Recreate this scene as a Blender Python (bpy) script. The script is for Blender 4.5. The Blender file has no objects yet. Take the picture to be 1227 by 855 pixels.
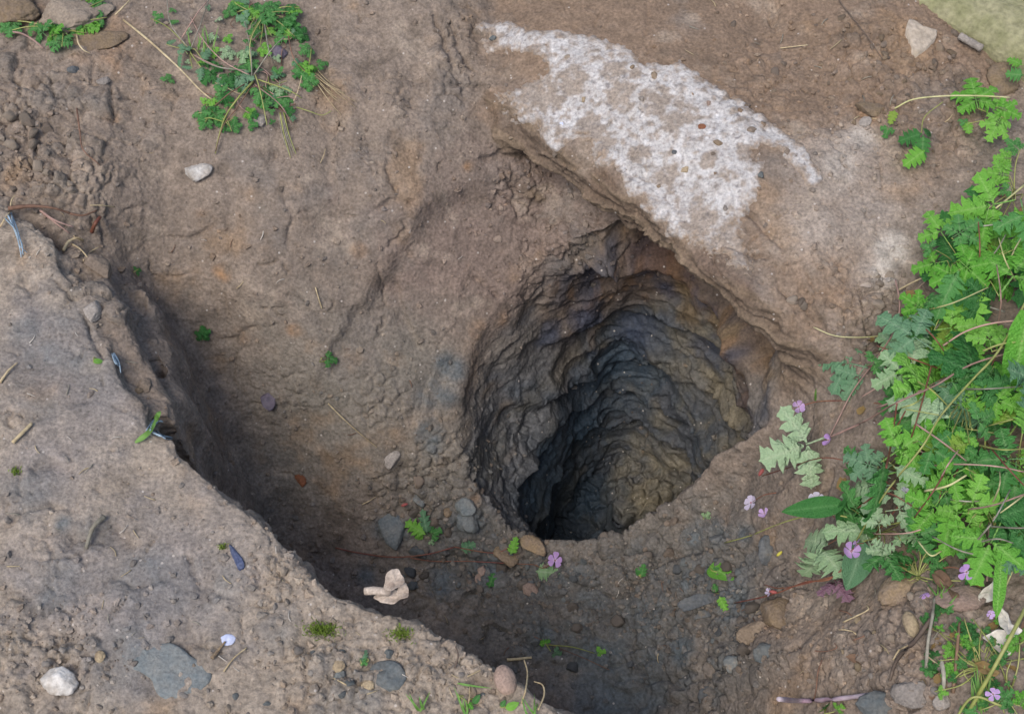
import bpy, bmesh, math, random, time
import numpy as np
from mathutils import Vector, Matrix, Quaternion
from mathutils.bvhtree import BVHTree
from concurrent.futures import ThreadPoolExecutor
T0 = time.time()
def log(*a): print('[%.1fs]' % (time.time() - T0), *a)

# ---------------------------------------------------------------- camera, sky, sun, exposure
sc = bpy.context.scene
C = sc.collection
CAM_H, PITCH, HFOV = 1.5, math.radians(33), math.radians(42)
cd = bpy.data.cameras.new('camera'); cam = bpy.data.objects.new('camera', cd); C.objects.link(cam)
cam.location = (0, 0, CAM_H); cam.rotation_euler = (PITCH, 0, 0)
cd.sensor_width = 36; cd.angle = HFOV; cd.clip_start = 0.02; cd.clip_end = 200
sc.camera = cam

SUN_EL, SUN_AZ = math.radians(60), math.radians(214)       # azimuth clockwise from +Y
w = bpy.data.worlds.new('World'); sc.world = w; w.use_nodes = True
nt = w.node_tree
sky = nt.nodes.new('ShaderNodeTexSky'); sky.sky_type = 'NISHITA'; sky.sun_disc = False
sky.sun_elevation = SUN_EL; sky.sun_rotation = SUN_AZ
sky.air_density = 1.0; sky.dust_density = 3.0; sky.ozone_density = 1.0
nt.links.new(sky.outputs[0], nt.nodes['Background'].inputs[0])
nt.nodes['Background'].inputs[1].default_value = 0.115
sd = bpy.data.lights.new('sun', 'SUN'); sun = bpy.data.objects.new('sun', sd); C.objects.link(sun)
sd.energy = 1.5; sd.angle = math.radians(30); sd.color = (1.0, 0.965, 0.92)
sv = Vector((math.sin(SUN_AZ) * math.cos(SUN_EL), math.cos(SUN_AZ) * math.cos(SUN_EL), math.sin(SUN_EL)))
sun.location = sv * 20; sun.rotation_euler = sv.to_track_quat('Z', 'Y').to_euler()
sc.view_settings.view_transform = 'Standard'; sc.view_settings.look = 'None'
sc.view_settings.exposure = 0.62; sc.view_settings.gamma = 1.0
sc.view_settings.use_curve_mapping = False

# ---------------------------------------------------------------- measuring helpers
FPX = 613.5 / math.tan(HFOV / 2)
EYE = np.array([0, 0, CAM_H])
CP, SP = math.cos(PITCH), math.sin(PITCH)
def ray(px, py):
    x, y = (px - 613.5) / FPX, -(py - 427.5) / FPX
    return np.array([x, y * CP + SP, y * SP - CP])
def at(px, py, z=0.0):                 # sight line through a photo point met with the level z
    d = ray(px, py); return EYE + d * ((z - CAM_H) / d[2])
def atxy(pts, z=0.0): return np.array([at(a, b, z)[:2] for a, b in pts])

# ---------------------------------------------------------------- noise
M1, M2, M3 = np.uint32(0x8da6b343), np.uint32(0xd8163841), np.uint32(0xcb1ab31f)
def ihash(ix, iy, iz, seed):
    with np.errstate(over='ignore'):
        h = ix.astype(np.uint32) * M1 ^ iy.astype(np.uint32) * M2 ^ iz.astype(np.uint32) * M3 ^ np.uint32((seed * 0x9E3779B1 + 12345) & 0xffffffff)
        h ^= h >> np.uint32(15); h *= np.uint32(0x2c1b3c6d); h ^= h >> np.uint32(12); h *= np.uint32(0x297a2d39); h ^= h >> np.uint32(15)
    return h
EX = ThreadPoolExecutor(4)
def par(fn, p, *a):
    p = np.asarray(p, np.float32)
    if len(p) < 30000: return fn(p, *a)
    r = list(EX.map(lambda k: fn(p[k:k + 16384], *a), range(0, len(p), 16384)))
    return tuple(np.concatenate(x) for x in zip(*r)) if isinstance(r[0], tuple) else np.concatenate(r)
def perlin(p, freq, seed=0): return par(_perlin, p, freq, seed)
def _perlin(p, freq, seed):
    q = (np.asarray(p, np.float32) * np.asarray(freq, np.float32)).astype(np.float32)
    i = np.floor(q).astype(np.int32); f = q - i
    u = f * f * f * (f * (f * 6 - 15) + 10)
    out = np.zeros(len(q), np.float32)
    for dx in (0, 1):
        for dy in (0, 1):
            for dz in (0, 1):
                h = ihash(i[:, 0] + dx, i[:, 1] + dy, i[:, 2] + dz, seed)
                gx = (h & np.uint32(1023)).astype(np.float32) / 511.5 - 1
                gy = ((h >> np.uint32(10)) & np.uint32(1023)).astype(np.float32) / 511.5 - 1
                gz = ((h >> np.uint32(20)) & np.uint32(1023)).astype(np.float32) / 511.5 - 1
                wgt = (u[:, 0] if dx else 1 - u[:, 0]) * (u[:, 1] if dy else 1 - u[:, 1]) * (u[:, 2] if dz else 1 - u[:, 2])
                out += wgt * (gx * (f[:, 0] - dx) + gy * (f[:, 1] - dy) + gz * (f[:, 2] - dz))
    return out * 1.2
def fbm(p, freq, oct=3, seed=0, gain=.5): return par(_fbm, p, freq, oct, seed, gain)
def _fbm(p, freq, oct, seed, gain):
    s = 0; a = 1; t = 0
    for k in range(oct):
        s = s + a * _perlin(p, np.asarray(freq) * 2 ** k, seed + k * 17); t += a; a *= gain
    return s / t * 1.4
def worley(p, freq, seed=0): return par(_worley, p, freq, seed)
def _worley(p, freq, seed):
    q = (np.asarray(p, np.float32) * np.float32(freq)); i = np.floor(q - .5).astype(np.int32)
    f1 = np.full(len(q), 9, np.float32); f2 = f1.copy(); cid = np.zeros(len(q), np.float32)
    for dx in (0, 1):
        for dy in (0, 1):
            for dz in (0, 1):
                h = ihash(i[:, 0] + dx, i[:, 1] + dy, i[:, 2] + dz, seed)
                c = np.stack([i[:, 0] + dx + .15 + .7 * (h & np.uint32(1023)).astype(np.float32) / 1023,
                              i[:, 1] + dy + .15 + .7 * ((h >> np.uint32(10)) & np.uint32(1023)).astype(np.float32) / 1023,
                              i[:, 2] + dz + .15 + .7 * ((h >> np.uint32(20)) & np.uint32(1023)).astype(np.float32) / 1023], 1)
                d = np.sqrt(((q - c) ** 2).sum(1))
                m = d < f1
                f2 = np.where(m, f1, np.minimum(f2, d)); cid = np.where(m, (h >> np.uint32(7)).astype(np.float32) / 2 ** 25, cid); f1 = np.where(m, d, f1)
    return f1, f2, cid
def sstep(a, b, x):
    t = np.clip((x - a) / (b - a), 0, 1); return t * t * (3 - 2 * t)
def smin(a, b, k):
    h = np.clip(.5 + .5 * (b - a) / k, 0, 1); return b + (a - b) * h - k * h * (1 - h)
def smax(a, b, k): return -smin(-a, -b, k)
def seg_dist(P, poly, closed=False):          # distance to polyline, and side sign (+ = left of travel)
    n = len(poly); best = np.full(len(P), 1e9); side = np.zeros(len(P))
    for k in range(n if closed else n - 1):
        a, b = poly[k], poly[(k + 1) % n]; ab = b - a
        t = np.clip(((P - a) @ ab) / (ab @ ab), 0, 1)
        d = np.hypot(*(P - a - t[:, None] * ab).T)
        cr = ab[0] * (P[:, 1] - a[1]) - ab[1] * (P[:, 0] - a[0])
        m = d < best - 1e-9; best[m] = d[m]; side[m] = np.sign(cr[m])
    return best, side
def inside(P, poly):
    c = np.zeros(len(P), bool); n = len(poly)
    for k in range(n):
        a, b = poly[k], poly[(k + 1) % n]
        m = ((a[1] > P[:, 1]) != (b[1] > P[:, 1]))
        xi = (b[0] - a[0]) * (P[:, 1] - a[1]) / (b[1] - a[1] + 1e-12) + a[0]
        c ^= m & (P[:, 0] < xi)
    return c
def poly_sd(P, poly):                          # signed distance, negative inside
    d, _ = seg_dist(P, poly, True); return np.where(inside(P, poly), -d, d)

# ---------------------------------------------------------------- the dug ground: a solid cut by a scooped bowl, a trench and a shaft
BOWL = [(0,0,.02),(150,0,.01),(300,0,0),(420,0,0),(520,0,0),(0,130,.01),(0,200,0),(100,100,0),(200,150,-.03),(60,190,-.01),(110,235,-.03),(160,290,-.10),(183,370,-.17),
 (212,470,-.25),(250,540,-.31),(330,610,-.40),(430,690,-.45),(520,740,-.46),(620,790,-.46),(720,850,-.46),
 (250,80,-.01),(350,110,-.02),(300,200,-.06),(400,150,-.045),(450,60,-.02),(530,90,-.035),(230,260,-.09),(300,350,-.15),(400,300,-.13),(400,450,-.24),(480,380,-.21),(350,520,-.32),
 (260,430,-.24),(450,560,-.34),(540,480,-.295),(500,640,-.42),(560,610,-.40),(600,650,-.425),(700,665,-.42),(800,615,-.38),(880,568,-.29),(948,492,-.165),
 (470,250,-.10),(560,230,-.12),(620,330,-.21),(680,290,-.20),(640,215,-.14),(700,250,-.20),(560,400,-.25),(760,300,-.25),
 (700,740,-.45),(620,710,-.445),(820,720,-.38),(780,800,-.43),(900,660,-.29),(960,560,-.16),(990,650,-.19),(850,840,-.36),(920,780,-.24),(1000,840,-.16),(1000,740,-.165),(1100,720,-.06),(1100,810,-.06),
 (1200,720,-.03),(1200,850,-.03),(1080,620,-.09),(1050,520,-.07),(1000,460,-.085),(970,440,-.095),(1060,410,-.07),(1030,430,-.065),(1110,320,-.03),(1200,300,0),(1200,100,0),(1100,150,0),(1000,60,.01),
 (1220,500,-.02),(1130,480,-.05)]
DK = 1.2
ctl = np.array([list(at(a, b, z * DK if z < -.08 else z)) for a, b, z in BOWL])
edge_pts = [(x, y, 0.0) for x in (-1.3, -.65, 0, .65, 1.3) for y in (2.25,)] + [(-1.3, y, 0) for y in (.2, .9, 1.5)] + [(1.3, y, 0) for y in (.2, .9, 1.5)] + [(-.6, .1, -.1), (.0, .12, -.55), (.25, .12, -.52), (.75, .1, -.05)]
ctl = np.vstack([ctl, np.array(edge_pts)])
def tps_fit(xy, v, lam=2e-4):
    d = np.hypot(xy[:, None, 0] - xy[None, :, 0], xy[:, None, 1] - xy[None, :, 1])
    K = d * d * np.log(d + 1e-9) + lam * np.eye(len(xy)); Pm = np.c_[np.ones(len(xy)), xy]
    A = np.block([[K, Pm], [Pm.T, np.zeros((3, 3))]])
    return np.linalg.solve(A, np.r_[v, np.zeros(3)])
def tps_eval(P, xy, wts):
    out = np.zeros(len(P))
    for s in range(0, len(P), 40000):
        q = P[s:s + 40000]
        d = np.hypot(q[:, None, 0] - xy[None, :, 0], q[:, None, 1] - xy[None, :, 1])
        out[s:s + 40000] = (d * d * np.log(d + 1e-9)) @ wts[:-3] + wts[-3] + q @ wts[-2:]
    return out
TW = tps_fit(ctl[:, :2], ctl[:, 2])

VX = 0.006
X0, X1, Y0, Y1, Z0, Z1 = -1.10, 1.10, 0.20, 2.02, -1.02, 0.09
gx = np.arange(X0, X1, VX); gy = np.arange(Y0, Y1, VX); gz = np.arange(Z0, Z1, VX)
GX, GY = np.meshgrid(gx, gy, indexing='ij'); P2 = np.c_[GX.ravel(), GY.ravel()]
P23 = np.c_[P2, np.zeros(len(P2))]
H = tps_eval(P2, ctl[:, :2], TW)
BW = sstep(.01, .16, np.minimum.reduce([P2[:, 0] - X0, X1 - P2[:, 0], P2[:, 1] - Y0, Y1 - P2[:, 1]]))
H = H * BW
# scoop edge in the bowl left by the digger (an arc), a shallow step
arc = atxy([(425,320),(460,285),(505,245),(555,215),(610,198),(660,205),(710,235)], -.13)
da, sa = seg_dist(P2, arc)
H = H - .022 * np.where(sa < 0, np.exp(-(da / .11) ** 2) * sstep(0, .015, da), 0)
slabstep = atxy([(395,0),(392,60),(400,110),(395,180)], -.02)      # track mark
ds_, ss_ = seg_dist(P2, slabstep); H -= .012 * np.where(ss_ > 0, 0, np.exp(-(ds_ / .05) ** 2) * sstep(0, .008, ds_))
# near bank
NB = [(-260,60),(-60,190),(20,250),(62,283),(92,345),(118,400),(150,462),(188,512),(240,560),(300,612),(368,680),(436,719),(492,742),(545,772),(622,806),(690,853),(760,925),(800,1080)]
nb = np.vstack([atxy(NB), [[.2, .02], [-3, .02], [-3, 1.9]]])
dN = poly_sd(P2, nb) + .012 * fbm(P23, 7, 3, 5) + .005 * fbm(P23, 30, 2, 8)
topN = -.004 + .010 * fbm(P23, 4, 3, 11)
# worn blocks that have slipped a little down from the near bank
ledge = [atxy([(80,286),(126,326),(168,405),(200,478),(214,512),(182,506),(140,440),(100,350)], -.05), atxy([(120,292),(174,345),(204,415),(218,485),(180,430),(140,350)], -.10)]
dL = [poly_sd(P2, l) + .012 * fbm(P23, 16, 3, 21 + k) for k, l in enumerate(ledge)]
topL = [-.035 + .045 * fbm(P23, 9, 3, 31), -.09 + .05 * fbm(P23, 11, 3, 37)]
# far bank with the old footing on it
FB = [(505,-160),(540,-20),(556,50),(572,88),(606,112),(660,140),(715,178),(770,226),(830,280),(880,320),(925,358),(948,372),(988,384),(1022,374),(1062,345),(1120,255),(1230,120),(1400,-60),(1200,-200)]
fb = atxy(FB, -.03)
_xa, _xb = at(915, 370, -.03)[0], at(1000, 370, -.03)[0]; KF = .014 + .05 * sstep(_xa, _xb, P2[:, 0]); SLF = .42 + .05 * sstep(_xa, _xb, P2[:, 0])
dF = poly_sd(P2, fb) + .010 * fbm(P23, 9, 3, 41) + .004 * fbm(P23, 34, 2, 43)
sag = at(800, 240, -.05)[:2]; mid = at(700, 130, 0)[:2]
topF = .004 + .010 * fbm(P23, 5, 3, 47) - .045 * np.exp(-((-dF).clip(0) / .09) ** 2)
# strength of the undercut along the bank edge
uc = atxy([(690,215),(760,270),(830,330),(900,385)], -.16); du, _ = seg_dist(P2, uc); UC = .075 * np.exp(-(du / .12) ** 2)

# shaft: for each bearing a rim, a lip and a foot (px, py, z)
RIM = [(553,470,-.30),(549,520,-.32),(560,565,-.35),(590,602,-.38),(627,634,-.41),(665,646,-.42),(712,648,-.42),(770,614,-.39),(850,570,-.35),(892,545,-.25),(926,500,-.20),(941,452,-.145),(944,420,-.12),(936,385,-.11),
       (905,348,-.118),(850,298,-.128),(800,258,-.128),(756,258,-.135),(728,284,-.175),(702,308,-.215),(645,352,-.25),(600,385,-.265),(570,425,-.285)]
LIP = [(617,600,-.52),(640,648,-.56),(680,690,-.58),(740,700,-.58),(800,660,-.55),(860,610,-.5),(905,560,-.45),(925,500,-.40),(922,450,-.36),(880,405,-.33),(830,372,-.33),(785,360,-.36),(745,392,-.42),(705,442,-.46),(662,505,-.49),(632,558,-.51)]
FOOT = [(640,690,-.86),(660,740,-.9),(740,780,-.92),(830,730,-.92),(878,640,-.9),(880,580,-.88),(845,515,-.82),(800,490,-.80),(740,520,-.82),(690,580,-.84),(655,640,-.85)]
RIM = [(a, b, z * DK if z < -.22 else z) for a, b, z in RIM]; LIP = [(a, b, z * 1.13) for a, b, z in LIP]
hc = at(752, 480, -.38)[:2]
NA = 360; ANG = np.linspace(-np.pi, np.pi, NA, endpoint=False)
def ringtab(L):
    q = np.array([at(*t) for t in L]); th = np.arctan2(q[:, 1] - hc[1], q[:, 0] - hc[0]); r = np.hypot(q[:, 0] - hc[0], q[:, 1] - hc[1])
    o = np.argsort(th); th, r, z = th[o], r[o], q[o, 2]
    th = np.r_[th - 2 * np.pi, th, th + 2 * np.pi]
    return np.interp(ANG, th, np.tile(r, 3)), np.interp(ANG, th, np.tile(z, 3))
(rR, zR), (rL, zL), (rF, zF) = ringtab(RIM), ringtab(LIP), ringtab(FOOT)
def smooth(a, n=5):
    k = np.ones(2 * n + 1) / (2 * n + 1); return np.convolve(np.r_[a[-n:], a, a[:n]], k, 'valid')
rL = np.minimum(rL, rR + .025); rF = np.minimum(rF, np.minimum(rR, rL) - .005)
fm_ = sstep(.4, .8, np.cos(ANG - 1.35)); rR = rR + .03 * fm_; rL = rL + .02 * fm_
rR, zR, rL, zL, rF, zF = [smooth(a) for a in (rR, zR, rL, zL, rF, zF)]
log('rim r', rR.min().round(3), rR.max().round(3), 'lip', rL.min().round(3), rL.max().round(3), 'foot', rF.min().round(3), rF.max().round(3))
th2 = np.arctan2(P2[:, 1] - hc[1], P2[:, 0] - hc[0]); ro2 = np.hypot(P2[:, 0] - hc[0], P2[:, 1] - hc[1])
ii = ((th2 + np.pi) / (2 * np.pi) * NA).astype(int) % NA
a_rR, a_zR, a_rL, a_zL, a_rF, a_zF = [t[ii] for t in (rR, zR, rL, zL, rF, zF)]
near_hole = ro2 < .46; rt_ = sstep(at(880, 380, -.2)[0], at(935, 380, -.2)[0], P2[:, 0]); farside = sstep(.035, .0, dF) * (1 - rt_) + .10 * rt_

F = np.empty((len(gx) * len(gy), len(gz)), np.float32)
nz1 = [fbm(np.c_[P2, np.full(len(P2), z)], 11, 2, 71) for z in np.arange(Z0, Z1 + .05, .05)]
for k, z in enumerate(gz):
    t = (z - Z0) / .05; a = int(t); nz = nz1[a] * (1 - t + a) + nz1[a + 1] * (t - a)
    g = (z - H) * .8
    g = smin(g, smax(dN + .016 * nz - .05 * min(0, z + .02), z - topN, .02), .012)
    for q in range(2): g = smin(g, smax(dL[q] + .01 * nz + .12 * min(0, z + .1), z - topL[q], .02), .035)
    band = math.exp(-((z + .165) / .045) ** 2)
    lip = math.exp(-((z + .095) / .05) ** 2)
    g = smin(g, smax(dF + .014 * nz + UC * band * 1.2 - UC * .25 * lip + SLF * min(0, z + .05), z - topF, .02 + .5 * (KF - .014)), KF)
    # shaft
    f1 = np.clip((a_zR - z) / (a_zR - a_zL), 0, 1); f2 = np.clip((a_zL - z) / (a_zL - a_zF), 0, 1)
    f1s = f1 ** 1.35
    r = a_rR + (a_rL - a_rR) * f1s + (a_rF - a_rL) * f2 - np.clip(z - a_zR, 0, 1) * (4.5 * farside - .15)
    s = np.where(near_hole, smax(ro2 - r + .014 * nz, (-.90 + .03 * nz + .05 * np.sin(th2 * 2)) - z, .03), 1.)
    F[:, k] = smax(g, -s, .010)
F = F.reshape(len(gx), len(gy), len(gz))
log('field', F.shape)

def surface_nets(F, org, vx):
    S = F < 0; nx, ny, nzz = F.shape
    cnt = np.zeros((nx - 1, ny - 1, nzz - 1), np.uint8)
    for dx in (0, 1):
        for dy in (0, 1):
            for dz in (0, 1): cnt += S[dx:nx - 1 + dx, dy:ny - 1 + dy, dz:nzz - 1 + dz]
    ci = np.argwhere((cnt > 0) & (cnt < 8)); idx = np.full(cnt.shape, -1, np.int32); idx[tuple(ci.T)] = np.arange(len(ci))
    acc = np.zeros((len(ci), 3)); num = np.zeros(len(ci))
    cor = [(a, b, c) for a in (0, 1) for b in (0, 1) for c in (0, 1)]
    val = {c: F[ci[:, 0] + c[0], ci[:, 1] + c[1], ci[:, 2] + c[2]].astype(float) for c in cor}
    for a in cor:
        for ax in range(3):
            if a[ax] == 0:
                b = list(a); b[ax] = 1; b = tuple(b); va, vb = val[a], val[b]
                m = (va < 0) != (vb < 0); t = np.where(m, va / np.where(m, va - vb, 1), 0)
                for q in range(3): acc[:, q] += np.where(m, a[q] + (t if q == ax else 0), 0)
                num += m
    V = org + (ci + acc / num[:, None]) * vx
    quads = []
    for ax in range(3):
        sl0 = [slice(None)] * 3; sl1 = [slice(None)] * 3; sl0[ax] = slice(0, -1); sl1[ax] = slice(1, None)
        A, B = S[tuple(sl0)], S[tuple(sl1)]
        e = np.argwhere(A != B); u, v = (ax + 1) % 3, (ax + 2) % 3
        e = e[(e[:, u] > 0) & (e[:, v] > 0) & (e[:, u] < F.shape[u] - 1) & (e[:, v] < F.shape[v] - 1)]
        ins = A[tuple(e.T)]
        def cell(du, dv):
            c = e.copy(); c[:, u] -= du; c[:, v] -= dv; return idx[tuple(c.T)]
        q = np.stack([cell(1, 1), cell(0, 1), cell(0, 0), cell(1, 0)], 1)
        q[~ins] = q[~ins][:, ::-1]
        quads.append(q)
    return V, np.vstack(quads)
V, Q = surface_nets(F, np.array([X0, Y0, Z0]), VX)
del F
# keep only the sheet joined to the surface (drop stray islands)
lab = np.arange(len(V))
for _ in range(400):
    m = lab[Q].min(1); new = lab.copy()
    for c in range(4): np.minimum.at(new, Q[:, c], m)
    new = new[new]
    if (new == lab).all(): break
    lab = new
big = np.bincount(lab).argmax(); keep = lab == big
Q = Q[keep[Q[:, 0]]]; remap = np.cumsum(keep) - 1; V = V[keep]; Q = remap[Q]
log('nets', len(V), len(Q))

def mesh_np(name, V, Q, smooth=True):
    me = bpy.data.meshes.new(name); Q = np.asarray(Q, np.int32); n = Q.shape[1]
    me.vertices.add(len(V)); me.vertices.foreach_set('co', np.asarray(V, np.float32).ravel())
    me.loops.add(Q.size); me.loops.foreach_set('vertex_index', Q.ravel())
    me.polygons.add(len(Q)); me.polygons.foreach_set('loop_start', np.arange(0, Q.size, n, dtype=np.int32))
    me.polygons.foreach_set('use_smooth', np.full(len(Q), smooth)); me.update(calc_edges=True); return me
def subdivide(V, Q):
    N = len(V); e = np.stack([Q, np.roll(Q, -1, 1)], 2).reshape(-1, 2); e.sort(axis=1)
    key, inv, cnt = np.unique(e[:, 0].astype(np.int64) * N + e[:, 1], return_inverse=True, return_counts=True)
    a, b = key // N, key % N; fp = V[Q].mean(1); ne = len(key)
    acc = lambda i, v, m: np.stack([np.bincount(i, v[:, c], m) for c in range(3)], 1)
    fe = acc(inv, np.repeat(fp, 4, 0), ne); mid = (V[a] + V[b]) / 2; inr = (cnt == 2)[:, None]
    ep = np.where(inr, (mid * 2 + fe) / 4, mid)
    k = np.bincount(Q.ravel(), minlength=N).astype(float)[:, None]
    Fa = acc(Q.ravel(), np.repeat(fp, 4, 0), N) / k
    ke = (np.bincount(a, minlength=N) + np.bincount(b, minlength=N)).astype(float)[:, None]
    Ea = (acc(a, mid, N) + acc(b, mid, N)) / ke
    bd = np.zeros(N, bool); bd[a[cnt != 2]] = True; bd[b[cnt != 2]] = True
    vp = np.where(bd[:, None], V, (Fa + 2 * Ea + (k - 3) * V) / k)
    ei = inv.reshape(-1, 4) + N; fi = np.arange(len(Q)) + N + ne
    q = np.stack([np.stack([Q[:, i], ei[:, i], fi, ei[:, (i - 1) % 4]], 1) for i in range(4)], 1).reshape(-1, 4)
    return np.vstack([vp, ep, fp]), q, (a, b)
def normals(V, Q):
    fn = np.cross(V[Q[:, 2]] - V[Q[:, 0]], V[Q[:, 3]] - V[Q[:, 1]]); r = np.repeat(fn, 4, 0); i = Q.ravel()
    nr = np.stack([np.bincount(i, r[:, c], len(V)) for c in range(3)], 1)
    return nr / (np.linalg.norm(nr, axis=1, keepdims=True) + 1e-12)
co, GQ, (EA, EB) = subdivide(V, Q); n = len(co)
def up(v): return np.concatenate([v, (v[EA] + v[EB]) * .5, v[Q].mean(1)])
def cfbm(mul, freq, oct=3, seed=0, gain=.5):          # broad noise, worked out on the coarse sheet
    return up(fbm(V if mul is None else V * mul, freq, oct, seed, gain))
nr = normals(co, GQ)
log('subdivided', n)

# coarse sight test used to lay out soil zones on the surface
BV = BVHTree.FromPolygons(V.tolist(), Q.tolist())
def hit(px, py):
    d = Vector(ray(px, py)).normalized()
    r = BV.ray_cast(Vector(EYE), d)
    if r[0] is None: return Vector(at(px, py, 0)), Vector((0, 0, 1))
    return r[0], r[1]
def blob(lst, soft=.45, wob=.35, seed=300):
    """zone mask on the ground: soft spots (px, py, radius in metres[, weight])"""
    m = np.zeros(n); wv = 1 + wob * (NW[seed % len(NW)] + .55 * n_hi)
    for t in lst:
        c = np.array(hit(t[0], t[1])[0]); r = t[2]; a = t[3] if len(t) > 3 else 1
        R = r * (1 + soft * .5) * 2.2; k = np.searchsorted(CX, c[0] - R); k2 = np.searchsorted(CX, c[0] + R); i = OX[k:k2]
        i = i[np.abs(co[i, 1] - c[1]) < R]
        d = np.sqrt(((co[i] - c) ** 2).sum(1)) * wv[i]
        m[i] = np.maximum(m[i], a * (1 - sstep(r * (1 - soft), r * (1 + soft * .5), d)))
    return m
OX = np.argsort(co[:, 0]); CX = co[OX, 0]
NW = [cfbm(None, 22, 3, 300 + k) * 1.6 for k in range(3)]; n_hi = 0
n_lo = cfbm(None, 3.5, 3, 91); n_mid = cfbm(None, 14, 3, 92); n_hi = fbm(co, 60, 3, 93); n_vh = fbm(co, 160, 2, 94)
log('noise base')

th = np.arctan2(co[:, 1] - hc[1], co[:, 0] - hc[0]); ro = np.hypot(co[:, 0] - hc[0], co[:, 1] - hc[1])
ai = ((th + np.pi) / (2 * np.pi) * NA).astype(int) % NA
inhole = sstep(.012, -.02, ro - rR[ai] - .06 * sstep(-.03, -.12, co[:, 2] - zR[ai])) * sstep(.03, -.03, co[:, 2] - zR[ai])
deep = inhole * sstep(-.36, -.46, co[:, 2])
steep = sstep(.75, .35, nr[:, 2])
dFv = poly_sd(co[:, :2], fb); dNv = poly_sd(co[:, :2], nb)
onFar = sstep(.03, -.03, dFv) * sstep(-.22, -.14, co[:, 2]); onNear = sstep(.012, -.012, dNv) * sstep(-.2, -.05, co[:, 2])
face = steep * (1 - inhole) * np.clip(sstep(.07, .02, np.abs(dFv)) + sstep(.06, .015, np.abs(dNv)), 0, 1)

# crumbly zones
crumb = blob([(500,600,.08),(540,560,.06),(560,640,.07),(470,590,.05),(610,690,.09),(680,740,.09),(520,700,.06),(780,660,.09),(850,700,.1),(760,760,.1),(880,760,.08),(850,820,.08),(30,150,.07),(20,190,.07),(60,210,.05),(60,120,.06,.8),(100,190,.06,.7),(20,100,.06,.6),(110,250,.04,.8),(140,120,.04,.5),(1150,740,.1),(1180,820,.1),(950,690,.06),
   (680,300,.07),(620,230,.05),(780,280,.05),(1060,380,.07),(1040,420,.05),(1060,80,.12,.7),(960,100,.15,.5),(1120,130,.12,.8),(560,40,.05,.8),(540,90,.05,.8),(470,110,.05,.5),(30,770,.06),(60,790,.06),(400,800,.07),(520,810,.08),(340,690,.04,.7),(330,700,.03),(80,650,.05,.7),(1100,800,.12),(1000,800,.08,.5),(450,480,.06,.7),(330,470,.06,.5),(430,200,.05,.4),(640,340,.05,.7)], seed=0)
crumb = np.clip(crumb * (.75 + .5 * n_mid), 0, 1)
smoothz = np.clip(1 - crumb, 0, 1)

# relief
smear = blob([(430,150,.2),(520,250,.15),(330,300,.22),(400,380,.2),(600,280,.14),(450,60,.15),(260,220,.15),(350,180,.15),(100,470,.2),(200,600,.2),(60,620,.12),(300,690,.1),(900,60,.3),(1000,230,.18),(860,100,.2),(980,560,.12),(930,610,.1),(980,780,.1)], 1., .5, 1)
rg_ = 1 - .62 * smear
disp = .009 * n_lo + .0060 * n_mid * (1 - .4 * onFar) + rg_ * (.0025 * n_hi + .0009 * n_vh)
f1, f2, cid = worley(co + .006 * np.c_[n_hi, NW[0], NW[1]], 38, 5)
disp += crumb * (.009 * (sstep(.03, .22, f2 - f1) - .5) * (.4 + cid) + .004 * (.5 - f1))
f1p, f2p, cidp = worley(co + .010 * np.c_[n_mid, NW[2], NW[0]] + .003 * np.c_[n_hi, NW[1], n_hi], 21, 15)
plate = np.clip(blob([(620,690,.14),(740,700,.16),(860,700,.15),(800,790,.16),(900,780,.12),(560,650,.08),(700,660,.06),(30,60,.12),(60,200,.12),(110,130,.12),(120,360,.08),(560,60,.08),(690,280,.1,.8),(1060,390,.08),(60,780,.12,.7),(220,810,.12,.6),(420,800,.12,.6),(330,700,.08,.5),(1100,100,.15,.5),(960,380,.06,.8),(880,300,.07,.6),(1000,320,.06,.5)], 1., .5, 2) * (.55 + .9 * NW[0]), 0, 1)
pe = f2p - f1p
disp += plate * (1.1 + .7 * sstep(-.2, -.35, co[:, 2])) * (.014 * (cidp - .5) * sstep(0, .1, pe) - .008 * sstep(.06, .0, pe) + .004 * sstep(.0, .25, pe))
f1b, f2b, cidb = worley(co + .002 * np.c_[NW[1], n_vh, NW[0]], 105, 6)
disp += (crumb * .8 + rg_ * (.12 + .25 * sstep(0, .5, n_mid))) * .0034 * (sstep(.04, .35, f2b - f1b) * (.4 + cidb) - .35)
# cracks
f1c, f2c, cidc = worley(co * [1, 1, .6] + .010 * np.c_[NW[0], NW[1], NW[2]] + .003 * np.c_[n_hi, n_vh, n_hi], 9, 7)
crk = sstep(.028, .0, f2c - f1c) * sstep(.05, .5, NW[2] + .35 * n_lo)
disp -= .006 * crk * (1 - inhole)
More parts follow.
